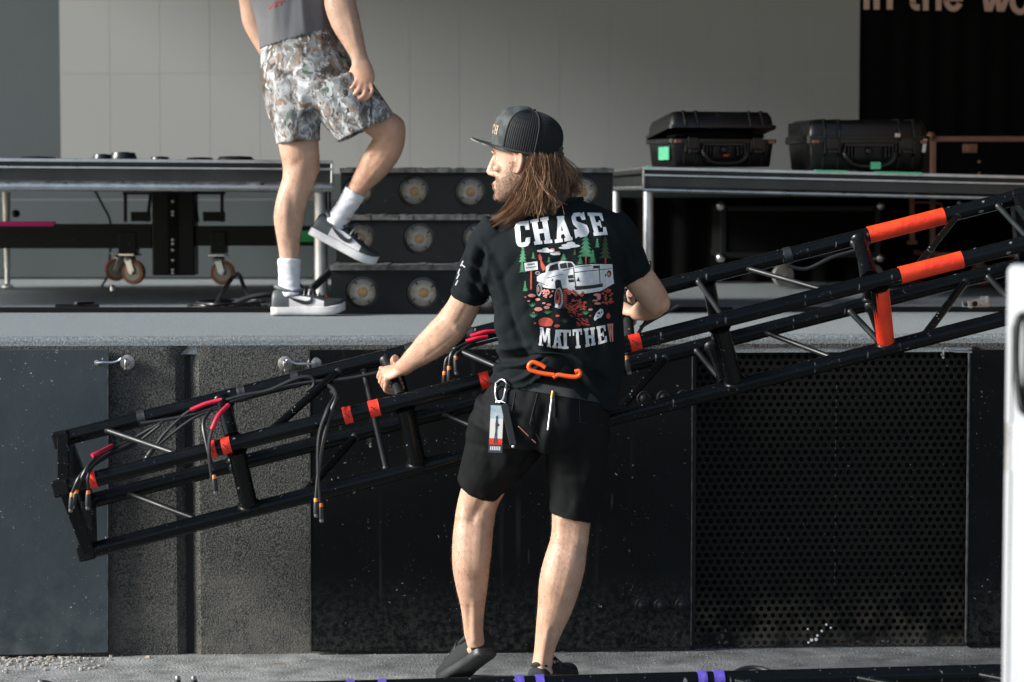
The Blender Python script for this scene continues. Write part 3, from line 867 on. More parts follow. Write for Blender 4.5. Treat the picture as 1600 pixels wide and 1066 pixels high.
# strap and red fitting at the deck leg behind the standing foot
m = MB(); m.bar(P(487, 452, 10.2), P(516, 424, 10.25), 0.02, 0.03, V((0, 0, 1)))
tag(m.build('strap', M['rubber'], bevel=0.004), 'black strap slung across the foot of the left deck leg', 'strap')
m = MB(); m.lathe(P(506, 470, 10.3), (0.3, -1, 0), [(0.02, 0), (0.022, .03), (0.014, .04)], 14)
tag(m.build('red_plug', M['red_tape'], smooth=True), 'small red plug on the floor beside the left deck leg', 'plug')
m = MB(); m.box(P(486, 369, 10.9), (0.09, 0.02, 0.05)); m.box(P(486, 376, 10.89), (0.1, 0.03, 0.012))
tag(m.build('green_strap', M['green_strap'], bevel=0.003), 'bright green strap end under the left deck behind the calf', 'strap')
m = MB(); q = onfloor(120, 478); m.bar(q + V((-.09, 0, 0)), q + V((.09, .02, 0)), 0.05, 0.014); m.bar(q + V((0, -.03, .01)), q + V((.06, .05, .01)), 0.02, 0.012)
tag(m.build('bracket', M['black_paint'], bevel=0.003), 'flat black bracket lying on the carpet at far left', 'bracket')
m = MB(); q = onfloor(176, 452); m.lathe(q + V((0, 0, -.008)), (0, 0, 1), [(0.014, 0), (0.014, .012), (0.008, .03)], 12)
tag(m.build('knob', M['silver'], smooth=True), 'small silver knob on the floor below the orange casters', 'knob')

# road cases behind and below the right deck
def road_case(name_label, x0, x1, y0, y1, z0, z1, edge, wheels=(), catches=True):
    root = thing('road_case', name_label, 'road case', V(((x0 + x1) / 2, (y0 + y1) / 2, ZS)), 'road cases at the right')
    m = MB(); m.span(x0 + .006, x1 - .006, y0 + .006, y1 - .006, z0 + .006, z1 - .006); m.build('body', M['drape'], root)
    w_ = 0.028
    for sp in [(ax, ax + w_, y0, y0 + w_, z0, z1) for ax in (x0, x1 - w_)] + [(x0 + w_ + .001, x1 - w_ - .001, y0, y0 + w_, az, az + w_) for az in (z0, z1 - w_)] + [(x0, x0 + w_, y0 + w_ + .001, y1, az, az + w_) for az in (z0, z1 - w_)]:
        e = MB(); e.span(*sp); e.build('edging', M[edge], root, bevel=0.003)
    for s in (x0, x1):
        for zz in (z0, z1):
            b = MB(); b.ball(V((s, y0, zz)), 0.024, 12); b.build('corner', M['case_edge' if edge == 'case_edge' else 'silver'], root, smooth=True)
    if catches:
        for t in (0.18, 0.62):
            xx = x0 + (x1 - x0) * t
            b = MB(); b.box((xx, y0 - 0.004, z1 - .062), (0.075, 0.012, 0.045)); b.box((xx, y0 - 0.012, z1 - .062), (0.03, 0.008, 0.03)); b.build('catch', M['case_edge'], root, bevel=0.003)
            for dz in (.13, .19):
                b = MB(); b.lathe(V((xx + .05, y0 - 0.002, z1 - dz)), (0, -1, 0), [(0.009, 0), (.004, .006)], 10); b.build('rivet', M['case_edge'], root)
    for (wx, wy, tyre) in wheels:
        caster(root, V((wx, wy, z0)), 0.056, R(20), tyre)
    return root
yc = 12.35
road_case('tall black road case with aluminium edging tinted brown for a warm reflection behind the right deck', P(1457, 0, yc).x, P(1457, 0, yc).x + 1.1, yc, yc + .5, ZS + 0.155, P(0, 213, yc).z, 'case_edge',
          [(P(1535, 0, yc).x, yc + .05, 'orange_wheel'), (P(1535, 0, yc).x + .8, yc + .05, 'orange_wheel')])
yc = 12.1
m_ = road_case('low black road case on grey casters under the right deck', P(1128, 0, yc).x, P(1128, 0, yc).x + .8, yc, yc + .6, ZS + 0.16, ZS + 0.42, 'black_paint',
          [(P(1222, 0, yc).x, yc + .05, 'wheel_hub'), (P(1222, 0, yc).x + .45, yc + .05, 'wheel_hub')], catches=False)
root = thing('rail_frame', 'narrow brown metal rail with a wire handle under the right deck', 'rail', P(1425, 374, 12.3))
m = MB(); m.bar(P(1425, 300, 12.3), P(1425, 376, 12.3), 0.026, 0.026); m.build('upright', M['case_edge'], root, bevel=.003)
m = MB(); m.tube(smoothpath([P(1428, 316, 12.26), P(1468, 318, 12.25), P(1472, 328, 12.25), P(1486, 328, 12.25), P(1498, 318, 12.25)]), 0.006, 8); m.build('handle', M['case_edge'], root, smooth=True)
m = MB(); m.ball(P(1499, 317, 12.2), 0.014, 10); m.build('knob', M['silver'], root, smooth=True)
m = MB(); m.box(P(1425, 379, 12.28), (0.05, 0.03, 0.02)); m.build('foot', M['case_edge'], root, bevel=.003)

# ratchet buckle lying on the stage
q = P(1525, 487, 9.9); q.z = ZS + 0.03
root = thing('ratchet_buckle', 'small silver ratchet strap buckle lying on the stage floor at right', 'buckle', V((q.x, q.y, ZS)))
Mr = Matrix.Rotation(R(-8), 3, 'Y') @ Matrix.Rotation(R(20), 3, 'Z')
m = MB()
for s in (-1, 1):
    m.box(q + Mr @ V((0, s * .022, 0)), (0.1, 0.003, 0.036), Mr)
m.box(q + Mr @ V((.042, 0, .012)), (0.012, 0.05, 0.03), Mr); m.build('frame', M['alu'], root, bevel=0.002)
m = MB(); m.tube([q + Mr @ V((-.02, -.03, .004)), q + Mr @ V((-.02, .03, .004))], 0.011, 12); m.build('spool', M['black_paint'], root)
m = MB(); m.tube([q + Mr @ V((.01, -.034, .0)), q + Mr @ V((.01, .034, .0))], 0.006, 10); m.tube([q + Mr @ V((-.045, -.034, -.008)), q + Mr @ V((-.045, .034, -.008))], 0.006, 10); m.build('pin', M['silver'], root)

# ------------------------------------------------------------------ moulded equipment cases
def equip_case(label, px0, px1, Y, zt, H, Dp, yaw, lid_open, extras):
    cx = (P(px0, 0, Y).x + P(px1, 0, Y).x) / 2
    W = (P(px1, 0, Y).x - P(px0, 0, Y).x) * 0.985 - abs(math.sin(yaw)) * Dp
    W = W / math.cos(yaw)
    O = V((cx, Y + Dp * .5, zt))
    Rz = Matrix.Rotation(yaw, 3, 'Z')
    root = thing('equipment_case', label, 'case', O, 'moulded cases on the right deck')
    def rb(z, w, d, y0=0.0, r=0.03, T=None):
        pts = []
        for (sx, sy) in ((1, 1), (-1, 1), (-1, -1), (1, -1)):
            for k in range(5):
                a0 = {(1, 1): 0, (-1, 1): 90, (-1, -1): 180, (1, -1): 270}[(sx, sy)]
                a = R(a0 + 22.5 * k)
                pts.append(V((sx * (w / 2 - r) + math.cos(a) * r, sy * (d / 2 - r) + math.sin(a) * r + y0, z)))
        return pts
    def stack(levels, T):
        mm = MB(); o = 0; n = 20
        for (z, w, d, r) in levels:
            mm.v += [T(p) for p in rb(z, w, d, 0, r)]
        L_ = len(levels)
        for i in range(L_ - 1):
            for k in range(n):
                mm.f.append((i * n + k, i * n + (k + 1) % n, (i + 1) * n + (k + 1) % n, (i + 1) * n + k)); mm.m.append(0)
        mm.f.append(tuple(range(n))[::-1]); mm.m.append(0)
        mm.f.append(tuple((L_ - 1) * n + k for k in range(n))); mm.m.append(0)
        return mm
    hb = H * 0.62
    T0 = lambda p: O + Rz @ p
    base = stack([(0.004, W * .9, Dp * .86, .03), (0.012, W * .92, Dp * .89, .035), (hb - .02, W * .955, Dp * .955, .035), (hb - .018, W, Dp, .03), (hb, W, Dp, .03)], T0)
    bo = base.build('base', M['case'], root, smooth=True, angle=35)
    hinge = V((0, Dp / 2, hb))
    Rx = Matrix.Rotation(-lid_open, 3, 'X')
    T1 = lambda p: O + Rz @ (hinge + Rx @ (p - hinge))
    hl = H - hb
    lid = stack([(hb + .001, W, Dp, .03), (hb + .016, W, Dp, .03), (hb + .018, W * .96, Dp * .96, .035), (hb + hl * .7, W * .945, Dp * .94, .035), (hb + hl * .97, W * .9, Dp * .88, .03), (hb + hl, W * .88, Dp * .86, .03)], T1)
    lo_ = lid.build('lid', M['case'], root, smooth=True, angle=35)
    yf = -Dp / 2
    # ribs on base and lid
    for t in (-.36, -.245, .245, .36):
        mm = MB(); x = W * t
        vs = [V((x - .006, yf * .86, .01)), V((x - .006, yf * .9, .01)), V((x - .006, yf * .97, hb * .45)), V((x - .006, yf * 1.05, hb * .55)), V((x - .006, yf * 1.05, hb - .004)), V((x - .006, yf * .86, hb - .004))]
        vs2 = [V((p.x + .012, p.y, p.z)) for p in vs]
        n = 6
        mm.add([T0(p) for p in vs + vs2], [tuple(range(n)), tuple(range(2 * n - 1, n - 1, -1))] + [(i, (i + 1) % n, n + (i + 1) % n, n + i) for i in range(n)])
        mm.build('rib', M['case'], root, bevel=0.003)
        mm = MB()
        vs = [V((x - .006, yf * .86, hb + .004)), V((x - .006, yf * 1.05, hb + .004)), V((x - .006, yf * 1.03, hb + hl * .5)), V((x - .006, yf * .92, H + .004)), V((x - .006, yf * .3, H + .005)), V((x - .006, yf * .3, H - .01))]
        vs2 = [V((p.x + .012, p.y, p.z)) for p in vs]
        mm.add([T1(p) for p in vs + vs2], [tuple(range(n)), tuple(range(2 * n - 1, n - 1, -1))] + [(i, (i + 1) % n, n + (i + 1) % n, n + i) for i in range(n)])
        mm.build('rib', M['case'], root, bevel=0.003)
    # latches between rib pairs
    for t in (-.3, .3):
        mm = MB(); mm.add([], [])
        c = V((W * t, yf * 1.045, hb + .002))
        mm.box(T0(c + V((0, 0, -.022))), (W * .095, .014, .055), Rz)
        mm.build('latch', M['case'], root, bevel=0.004)
        mm = MB(); mm.box(T0(c + V((0, -.004, -.058))), (W * .08, .02, .018), Rz); mm.build('latch', M['case'], root, bevel=0.004)
    # handle: folded down, ribbed grip ends
    mm = MB()
    path = [V((-W * .2, yf * .98, hb * .74)), V((-W * .2, yf * 1.1, hb * .46)), V((-W * .13, yf * 1.1, hb * .2)), V((0, yf * 1.1, hb * .14)), V((W * .13, yf * 1.1, hb * .2)), V((W * .2, yf * 1.1, hb * .46)), V((W * .2, yf * .98, hb * .74))]
    mm.tube([T0(p) for p in smoothpath(path, 5)], 0.0115, 10); mm.build('handle', M['case'], root, smooth=True)
    for s in (-1, 1):
        for k in range(4):
            mm = MB(); mm.box(T0(V((s * (W * .205 - .016 * k), yf * 1.03, hb * (.66 - .03 * k)))), (.006, .03, hb * .34), Rz); mm.build('handle_rib', M['case'], root, bevel=.002)
    mm = MB(); mm.box(T0(V((0, yf * .99, hb * .82))), (W * .4, .02, hb * .14), Rz); mm.build('handle_mount', M['case'], root, bevel=.004)
    mm = MB(); mm.lathe(T0(V((0, yf * .97, hb * .62))), Rz @ V((0, -1, 0)), [(.018, 0), (.017, .01), (.009, .016)], 16); mm.build('pressure_valve', M['case'], root, smooth=True)
    # padlock eyes
    for t in (-.435, .435):
        mm = MB(); mm.box(T0(V((W * t, yf * 1.03, hb - .012))), (.03, .016, .016), Rz); mm.build('padlock_eye', M['case_edge'], root, bevel=.003)
    extras(root, T0, T1, W, Dp, hb, H, Rz)
    return root
def ex1(root, T0, T1, W, D_, hb, H, Rz):
    mm = MB(); mm.box(T0(V((-W * .485, -D_ * .2, hb * .5))), (.004, D_ * .38, hb * .46), Rz); mm.build('tape_label', M['green_tape'], root)
    # dark lining cloth bulging out of the open lid
    mm = MB(); mm.ring([(T0(V((W * t, -D_ * .2, hb + .015))), V((0, 0, .02 + .014 * math.sin(t * 9 + 2))), Rz @ V((0, D_ * .2, 0))) for t in (-.42, -.3, -.1, .1, .25, .4)], 14); mm.build('lining', M['drape'], root, smooth=True)
    mm = MB(); mm.box(T0(V((0, -D_ * .56, hb * .42))), (.02, .01, .006), Rz); mm.build('sticker', M['orange_tape'], root)
def ex2(root, T0, T1, W, D_, hb, H, Rz):
    mm = MB(); mm.box(T0(V((.02, -D_ * .58, hb * .17))), (.045, .006, .032), Rz); mm.build('tape_label', M['green_tape'], root)
    mm = MB(); mm.box(T0(V((W * .445, -D_ * .50, hb * .8))), (.016, .004, .06), Rz @ Matrix.Rotation(R(8), 3, 'Y')); mm.build('sticker', M['white'], root)
    for k in range(9):
        mm = MB(); mm.box(T0(V((-W * .47, -D_ * .4 + k * D_ * .1, hb + (H - hb) * .55))), (.012, D_ * .045, (H - hb) * .7), Rz); mm.build('rib', M['case'], root, bevel=.003)
    mm = MB(); mm.box(T0(V((W * .22, -D_ * .53, hb + .018))), (.026, .012, .02), Rz); mm.build('latch_plate', M['silver'], root, bevel=.003)
def deck_z(px, Y):
    u = (P(px, 0, Y).x - xr0) / (2.9 - xr0)
    return 1.686 + (1.632 - 1.686) * u + 0.004
equip_case('black moulded case with its lid ajar and a mint tape square on its end', 1011, 1222, 11.0, deck_z(1115, 11.0) + .003, 0.208, 0.36, R(16), R(8), ex1)
equip_case('closed black moulded case with a small mint label under its handle', 1238, 1462, 11.0, deck_z(1350, 11.0) + .003, 0.232, 0.4, R(9), 0.0, ex2)

# ------------------------------------------------------------------ white cabinet close to the camera
YF = 3.75
xw = P(1577, 0, YF + .28).x
zt = P(0, 412, YF + .28).z
root = thing('white_cabinet', 'tall white cabinet at the right edge, near the camera and out of focus', 'cabinet', V((xw + .3, YF + .14, 0)))
m = MB(); m.span(xw, xw + .6, YF, YF + .28, 0.05, zt); m.build('body', M['white_paint'], root, bevel=0.014, seg=4)
m = MB(); m.span(xw + .02, xw + .58, YF + .02, YF + .26, 0.0, 0.0495); m.build('plinth', M['black_paint'], root)
yh = YF + .19
yh = YF + .12
m = MB(); m.tube(smoothpath([V((xw + .002, yh, P(0, 492, yh).z)), V((xw - .012, yh, P(0, 503, yh).z)), V((xw - .016, yh - .006, P(0, 560, yh).z)), V((xw - .014, yh - .02, P(0, 610, yh).z)), V((xw - .010, yh - .03, P(0, 636, yh).z)), V((xw + .002, yh - .034, P(0, 644, yh).z))]), 0.007, 12); m.build('handle', M['black_paint'], root, smooth=True)
m = MB(); m.box(V((xw - .0005, YF + .215, zt * .5)), (.003, .005, zt - .2)); m.build('door_gap', M['ply_edge'], root)
for hz_ in (.35, zt - .3):
    m = MB(); m.tube([V((xw - .004, YF + .215, hz_ - .04)), V((xw - .004, YF + .215, hz_ + .04))], .006, 10); m.build('hinge', M['silver'], root, smooth=True)
m = MB(); m.box(V((xw - .002, yh - .04, P(0, 570, yh).z)), (.006, .07, .155)); m.build('handle_plate', M['black_paint'], root, bevel=.002)

# ------------------------------------------------------------------ litter on the ground
def scrap(label, px, py, pts, mt, h=0.004, name='paper_scrap', cat='litter'):
    Yg = CAMZ / ((py - 300) / F)
    c = P(px, py, Yg); c.z = 0.003
    m = MB()
    r_ = random.Random(px)
    n = len(pts)
    top = [c + V((x, y, z + h)) for x, y, z in pts]; bot = [c + V((x, y, z)) for x, y, z in pts]
    m.add(bot + top, [tuple(range(n))[::-1], tuple(range(n, 2 * n))] + [(i, (i + 1) % n, n + (i + 1) % n, n + i) for i in range(n)])
    return tag(m.build(name, M[mt]), label, cat, 'litter along the stage foot')
scrap('crumpled pale paper scrap leaning at the left foot of the grille', 1130, 1013, [(-.02, 0, 0), (-.005, .004, .02), (-.012, .01, .03), (.012, .016, .05), (.016, .012, .02), (.022, .006, .012), (.012, 0, 0)], 'leaf', .003)
scrap('curled dry leaf beside the sticker scraps at the grille', 1254, 1007, [(-.015, 0, .008), (0, .01, .002), (.015, .004, .006), (.006, -.006, 0)], 'leaf', .003, 'dry_leaf', 'leaf')
scrap('orange cigarette end below the grille', 1318, 1008, [(-.012, 0, 0), (.012, .003, 0), (.012, .009, 0), (-.012, .006, 0)], 'cable_orange', .007, 'cigarette_end')
scrap('small pale chip below the middle of the grille', 1338, 1010, [(-.013, 0, 0), (.01, -.004, 0), (.014, .006, 0), (-.006, .008, 0)], 'leaf', .004)
scrap('white chip on the ground below the grille, rightmost', 1383, 1010, [(-.014, 0, 0), (.013, -.002, 0), (.015, .006, 0), (-.01, .008, 0)], 'white', .006)
scrap('pinkish twig on the bare concrete left of the shoes', 436, 1045, [(-.017, -.002, 0), (.016, .006, 0), (.016, .01, 0), (-.017, .003, 0)], 'leaf', .004, 'twig')
scrap('dark brown chip at the foot of the carpeted front', 231, 1035, [(-.008, 0, 0), (.006, -.003, 0), (.01, .006, 0), (-.004, .008, 0)], 'leaf', .006)

# ================================================================== trusses
TY0 = 7.68
SIDE_U = V((0.0, -0.239, -0.141)); SIDE_V = V((0.0, 0.141, -0.239))
def TYB(x): return TY0 + 0.045 * x
BL = P(96, 762, TYB(P_x(96, 7.6))); BR = P(1640, 371, TYB(P_x(1640, 7.7)))
axis = (BR - BL).normalized()
U = (SIDE_U - axis * SIDE_U.dot(axis)); Vv = (SIDE_V - axis * SIDE_V.dot(axis))
ends = {'B': (BL, BR), 'A': (BL - U, BR - U), 'D': (BL + Vv, BR + Vv), 'C': (BL - U + Vv, BR - U + Vv)}
def chord(k, px):
    a, b = ends[k]
    lo, hi = -0.3, 1.3
    for _ in range(40):
        mid = (lo + hi) / 2
        if proj(a.lerp(b, mid))[0] < px: lo = mid
        else: hi = mid
    return a.lerp(b, (lo + hi) / 2)
RC = 0.0255
troot = thing('lighting_truss', 'long black box truss with orange tape, carried tilted up to the right', 'truss', BL + V((0, 0, -0.3)))
for k in 'ABCD':
    a, b = ends[k]
    nn = 40
    m = MB(); m.tube([a.lerp(b, i / nn) for i in range(nn + 1)], RC, 20); m.build('chord', M['truss'], troot, smooth=True)
def member(k1, p1, k2, p2, r_, mt='truss', weld=True):
    a, b = chord(k1, p1), chord(k2, p2)
    d = (b - a).normalized()
    m = MB(); m.tube([a + d * RC * .8, b - d * RC * .8], r_, 16)
    o = m.build('brace' if r_ < .02 else 'post', M[mt], troot, smooth=True)
    if weld:
        for q, s in ((a, 1), (b, -1)):
            w_ = MB(); w_.lathe(q + d * s * RC * .82, d * s, [(r_ * 1.35, 0), (r_ * 1.3, .005), (r_ * 1.02, .011)], 14); w_.build('weld', M['truss'] if r_ > .02 else M['brace'], o, smooth=True)
    return o
# upright ladder posts
for (p1, p2) in ((367, 391), (630, 654), (905, 930), (1122, 1150), (1640, 1660)):
    member('B', p1, 'D', p2, 0.0285)
member('B', 1372, 'D', 1385, 0.0265)
for (p1, p2) in ((346, 366), (870, 893), (1342, 1362), (1640, 1652)):
    member('A', p1, 'B', p2, 0.024)
member('A', 601, 'B', 629, 0.0165, 'brace')
member('A', 978, 'B', 985, 0.0165, 'brace')
for (p1, p2) in ((352, 368), (612, 640), (1105, 1125), (1345, 1360)):
    member('A', p1, 'C', p2, 0.022)
for (p1, p2) in ((368, 392), (640, 655), (1110, 1135), (1360, 1386)):
    member('C', p1, 'D', p2, 0.02)
# slim diagonals
for (k1, p1, k2, p2, r_, mt) in (('A', 160, 'B', 288, .0098, 'brace'), ('C', 196, 'D', 318, .0098, 'brace'), ('A', 535, 'B', 415, .0135, 'truss'), ('C', 560, 'D', 470, .0135, 'truss'),
                                 ('A', 566, 'D', 606, .0105, 'brace'), ('A', 690, 'B', 800, .0098, 'brace'), ('C', 688, 'D', 800, .0098, 'brace'), ('A', 1160, 'B', 1300, .0088, 'brace'),
                                 ('A', 1088, 'B', 1133, .0088, 'brace'), ('C', 1085, 'D', 1138, .0098, 'brace'), ('C', 1044, 'D', 955, .0135, 'truss'), ('C', 1190, 'D', 1312, .0088, 'brace'),
                                 ('A', 1330, 'B', 1372, .0098, 'brace'), ('A', 1500, 'B', 1425, .0105, 'truss'), ('C', 1512, 'D', 1440, .0135, 'truss'), ('A', 1555, 'B', 1612, .0088, 'brace'), ('C', 1325, 'D', 1384, .0105, 'brace'), ('C', 1540, 'D', 1600, .0098, 'brace')):
    member(k1, p1, k2, p2, r_, mt)
# end frames (flat plates joining the chord ends)
for side in (0, 1):
    A_, B_, C_, D_ = (ends[k][side] for k in 'ABCD')
    off = axis * (0.012 if side == 0 else -0.012)
    for p, q in ((A_, B_), (B_, D_), (D_, C_), (C_, A_)):
        m = MB(); m.bar(p + off, q + off, 0.05, 0.04, axis); m.build('end_plate', M['truss'], troot, bevel=0.004)
    for p in (A_, B_, C_, D_):
        m = MB(); m.box(p + off * .2, (0.054, 0.054, 0.054), Matrix.Rotation(R(-13), 3, 'Y')); m.build('end_block', M['truss'], troot, bevel=0.006)
# tape bands and tape patches
def band(k, p0, p1, mt, full=True):
    a, b = chord(k, p0), chord(k, p1)
    m = MB(); nn = 5
    rr = random.Random(p0)
    m.tube([a.lerp(b, i / nn) for i in range(nn + 1)], [RC + .0016 + rr.uniform(0, .0012) for i in range(nn + 1)], 20, caps=True)
    o = m.build('tape_band', M[mt], troot, smooth=True, angle=70)
    if full:                                  # marker scribble
        t = MB(); d = (b - a)
        for i in range(3):
            c = a + d * (.25 + .22 * i) + V((0, -RC - .0022, .008 - .007 * i))
            t.box(c, (0.005, .0012, .003), Matrix.Rotation(R(30 - 40 * i), 3, 'Y'))
        t.build('marker_scribble', M['pen'], o)
    return o
for (p0, p1) in ((139, 151), (325, 338), (347, 361), (537, 550), (577, 593), (750, 765), (984, 1001)):
    band('B', p0, p1, 'red_tape')
band('A', 1357, 1475, 'orange_tape', False); band('B', 1406, 1503, 'orange_tape', False)
a, b = chord('B', 1374), chord('D', 1385)
d = (b - a).normalized()
m = MB(); m.tube([a + d * .03, a.lerp(b, .5), b - d * .028], .0285, 18); m.build('tape_band', M['orange_tape'], troot, smooth=True)
for px in (222, 378, 462, 640, 735, 1000, 1028, 1230):
    band('A', px - 6, px + 6, 'rubber', False)

# cables strapped along the truss
def tp(k, px, dx=0, dy=0, dz=0):
    return chord(k, px) + V((dx, dy, dz))
def jack(m_root, p, d, ring='cable_orange'):
    d = d.normalized()
    m = MB(); m.lathe(p, d, [(.006, 0), (.0075, .003), (.0075, .012)], 12); m.build('collar', M[ring], m_root, smooth=True)
    m = MB(); m.lathe(p + d * .012, d, [(.0078, 0), (.009, .004), (.009, .034), (.0078, .04)], 12); m.build('connector', M['rubber'], m_root, smooth=True)
    m = MB(); m.lathe(p + d * .052, d, [(.007, 0), (.007, .008), (.0055, .010)], 12); m.build('connector_tip', M['plate_zinc'], m_root, smooth=True)
def tcable(label, paths, red=(), jacks=(), r_=.0058):
    c = paths[0][0]
    root = thing('cable', label, 'cable', V(c), 'cables strapped to the carried truss')
    for pth in paths:
        m = MB(); m.tube(smoothpath(pth, 6), r_, 8); m.build('cord', M['rubber'], root, smooth=True)
    for pth in red:
        m = MB(); m.tube(smoothpath(pth, 6), r_ + .0016, 10); m.build('sleeve', M['red_cable'], root, smooth=True)
    for (p, d) in jacks:
        jack(root, p, d)
    return root
YB_ = lambda px: chord('B', px).y
def q(px, py, dy=-.05): return P(px, py, chord('B', px).y + dy)
def qa(px, py, dy=-.04): return P(px, py, chord('A', px).y + dy)
tcable('pair of black cables drooping over the left end of the truss', [[qa(255, 658), qa(200, 690), qa(165, 705, -.1), q(138, 728), q(120, 765)], [qa(250, 664), qa(205, 698), qa(170, 712, -.1), q(140, 735), q(138, 766)], [qa(210, 690), qa(160, 715, -.1), q(128, 740), q(113, 770)]],
       red=[[qa(175, 697, -.06), q(158, 706, .05), q(144, 712, .02)]], jacks=[(q(120, 765), V((-.25, 0, -1))), (q(138, 766), V((-.05, 0, -1))), (q(113, 770), V((-.1, 0, -1)))])
tcable('black and red cable looping off the top chord near the double tape', [[qa(350, 624), qa(300, 640), qa(262, 672), qa(242, 698), qa(232, 712)], [qa(352, 634), qa(305, 652), qa(268, 678), qa(248, 695)]], red=[[qa(347, 625, -.043), qa(322, 631, -.043), qa(298, 641, -.043)]], jacks=[(qa(245, 694), V((-.6, 0, -.8)))])
tcable('black cable with a red sleeve hanging through the double tape', [[q(358, 632, .02), q(340, 652, -.02), q(327, 690), q(330, 740), q(338, 772)], [q(330, 640, .05), q(318, 660, 0), q(322, 690, -.03), q(333, 735)]], red=[[q(357, 633, .018), q(341, 650, -.022), q(331, 672, -.045)]], jacks=[(q(334, 742), V((.1, 0, -1)))])
tcable('long looped black cable dangling below the truss left of the hand', [[qa(470, 588), qa(508, 600), qa(524, 615, -.2), q(512, 640), q(499, 680), q(497, 730), q(500, 785)], [qa(518, 612, -.1), q(526, 620, -.02), q(515, 650), q(503, 700), q(497, 745), q(494, 780)]], jacks=[(q(494, 778), V((0, 0, -1))), (q(501, 786), V((.05, 0, -1)))], r_=.0065)
tcable('curled black cable tucked under the top chord strap', [[qa(345, 628), qa(380, 618), qa(420, 610), qa(462, 592), qa(486, 590), qa(490, 602), qa(478, 612)]], r_=.007)
tcable('black cable bundle running along the top chord behind the arm', [[qa(220, 662), qa(300, 648), qa(378, 622), qa(462, 600), qa(540, 592), qa(600, 580)], [qa(640, 560, -.03), qa(700, 552), qa(740, 540), qa(790, 527)]], r_=.006)
tcable('bunch of orange-ringed plugs hanging by the man waist', [[qa(745, 530), qa(722, 540, -.06), qa(706, 552, -.08), qa(702, 572, -.08)], [qa(745, 532), qa(725, 545, -.07), qa(712, 556, -.09), qa(711, 572, -.09)], [qa(735, 540), qa(718, 550, -.06), qa(699, 560, -.07), qa(695, 580, -.07)]],
       red=[[qa(782, 518, -.04), qa(758, 519, -.05), qa(735, 526, -.05)], [qa(762, 526, -.05), qa(745, 529, -.055), qa(728, 534, -.055)]], jacks=[(qa(702, 572, -.08), V((0, 0, -1))), (qa(712, 556, -.09), V((.05, 0, -1))), (qa(695, 580, -.07), V((-.05, 0, -1)))])
tcable('black cable with orange plug hanging right of the man waist', [[qa(1010, 500, -.04), qa(998, 520, -.1), qa(985, 540, -.14), qa(978, 556, -.16)], [qa(1060, 478), qa(1020, 500), qa(1000, 512)]], jacks=[(qa(978, 556, -.16), V((.2, 0, -1)))])
tcable('thin black cable along the top chord at the raised right end', [[qa(1230, 415), qa(1260, 420), qa(1300, 402), qa(1335, 392)]])

# second truss lying in the foreground, only its top chord in the frame
fa, fb = P(380, 1082, 6.38), P(1640, 1050, 6.66)
fax = (fb - fa).normalized()
fy = V((-fax.y, fax.x, 0)).normalized()
fl = fa - fax * 0.9
froot = thing('floor_truss', 'black truss with purple tape lying on the ground along the bottom edge', 'truss', V((fa.x, fa.y, 0)))
for off in (V((0, 0, 0)), -fy * .29, V((0, 0, -.245)), -fy * .29 + V((0, 0, -.245))):
    m = MB(); m.tube([(fl + off).lerp(fb + off + fax * .5, i / 30) for i in range(31)], .0255, 18); m.build('chord', M['truss'], froot, smooth=True)
def fp(px, off=V((0, 0, 0))):
    lo, hi = -1.0, 3.5
    for _ in range(40):
        mid = (lo + hi) / 2
        if proj(fa + fax * mid)[0] < px: lo = mid
        else: hi = mid
    return fa + fax * lo + off
for px in range(200, 1700, 190):
    m = MB(); a = fp(px); m.tube([a + V((0, 0, -.03)), a + V((0, 0, -.22))], .012, 12); m.build('brace', M['truss'], froot, smooth=True)
    m = MB(); b = fp(px + 90); m.tube([a - fy * .02, b - fy * .27], .011, 12); m.build('brace', M['truss'], froot, smooth=True)
for (p0, p1) in ((541, 554), (590, 603), (804, 818), (836, 849), (1089, 1103), (1114, 1130)):
    m = MB(); a, b = fp(p0), fp(p1)
    rr = random.Random(p0)
    m.tube([a.lerp(b, i / 4) for i in range(5)], [.0255 + .0018 + rr.uniform(0, .0015) for i in range(5)], 18); m.build('tape_band', M['purple_tape'], froot, smooth=True, angle=70)
def fcable(label, pts, jk=None, r_=.007):
    root = thing('cable', label, 'cable', pts[0], 'cables on the foreground truss')
    m = MB(); m.tube(smoothpath(pts, 8), r_, 8); m.build('cord', M['rubber'], root, smooth=True)
    for p, d in (jk or []): jack(root, p, d)
    return root
def fq(px, py, dy=0): return P(px, py, 6.45 + dy)
fcable('black cable loop arching over the foreground truss at right', [fq(1140, 1068, .12), fq(1150, 1050, .14), fq(1175, 1043, .16), fq(1200, 1048, .14), fq(1218, 1062, .1), fq(1224, 1085, .08)], r_=.0065)
fcable('orange and black plugs standing up at the bottom left edge', [fq(262, 1095), fq(275, 1075), fq(278, 1066)], [(fq(278, 1092), V((0, 0, 1))), ])
fcable('yellow-ringed plug standing up right of the orange plugs', [fq(330, 1095), fq(318, 1078), fq(308, 1074)], [(fq(308, 1092), V((-.15, 0, 1)))])
fcable('dark plug with brown ring at the bottom left corner', [fq(120, 1095), fq(90, 1078), fq(75, 1072)], [(fq(95, 1074), V((-1, 0, .25)))])
m = MB(); m.tube([fq(1478, 1070, .2), fq(1512, 1052, .24)], .004, 8)
tag(m.build('thin_rod', M['silver'], smooth=True), 'thin silver rod poking up behind the foreground truss at right', 'rod')
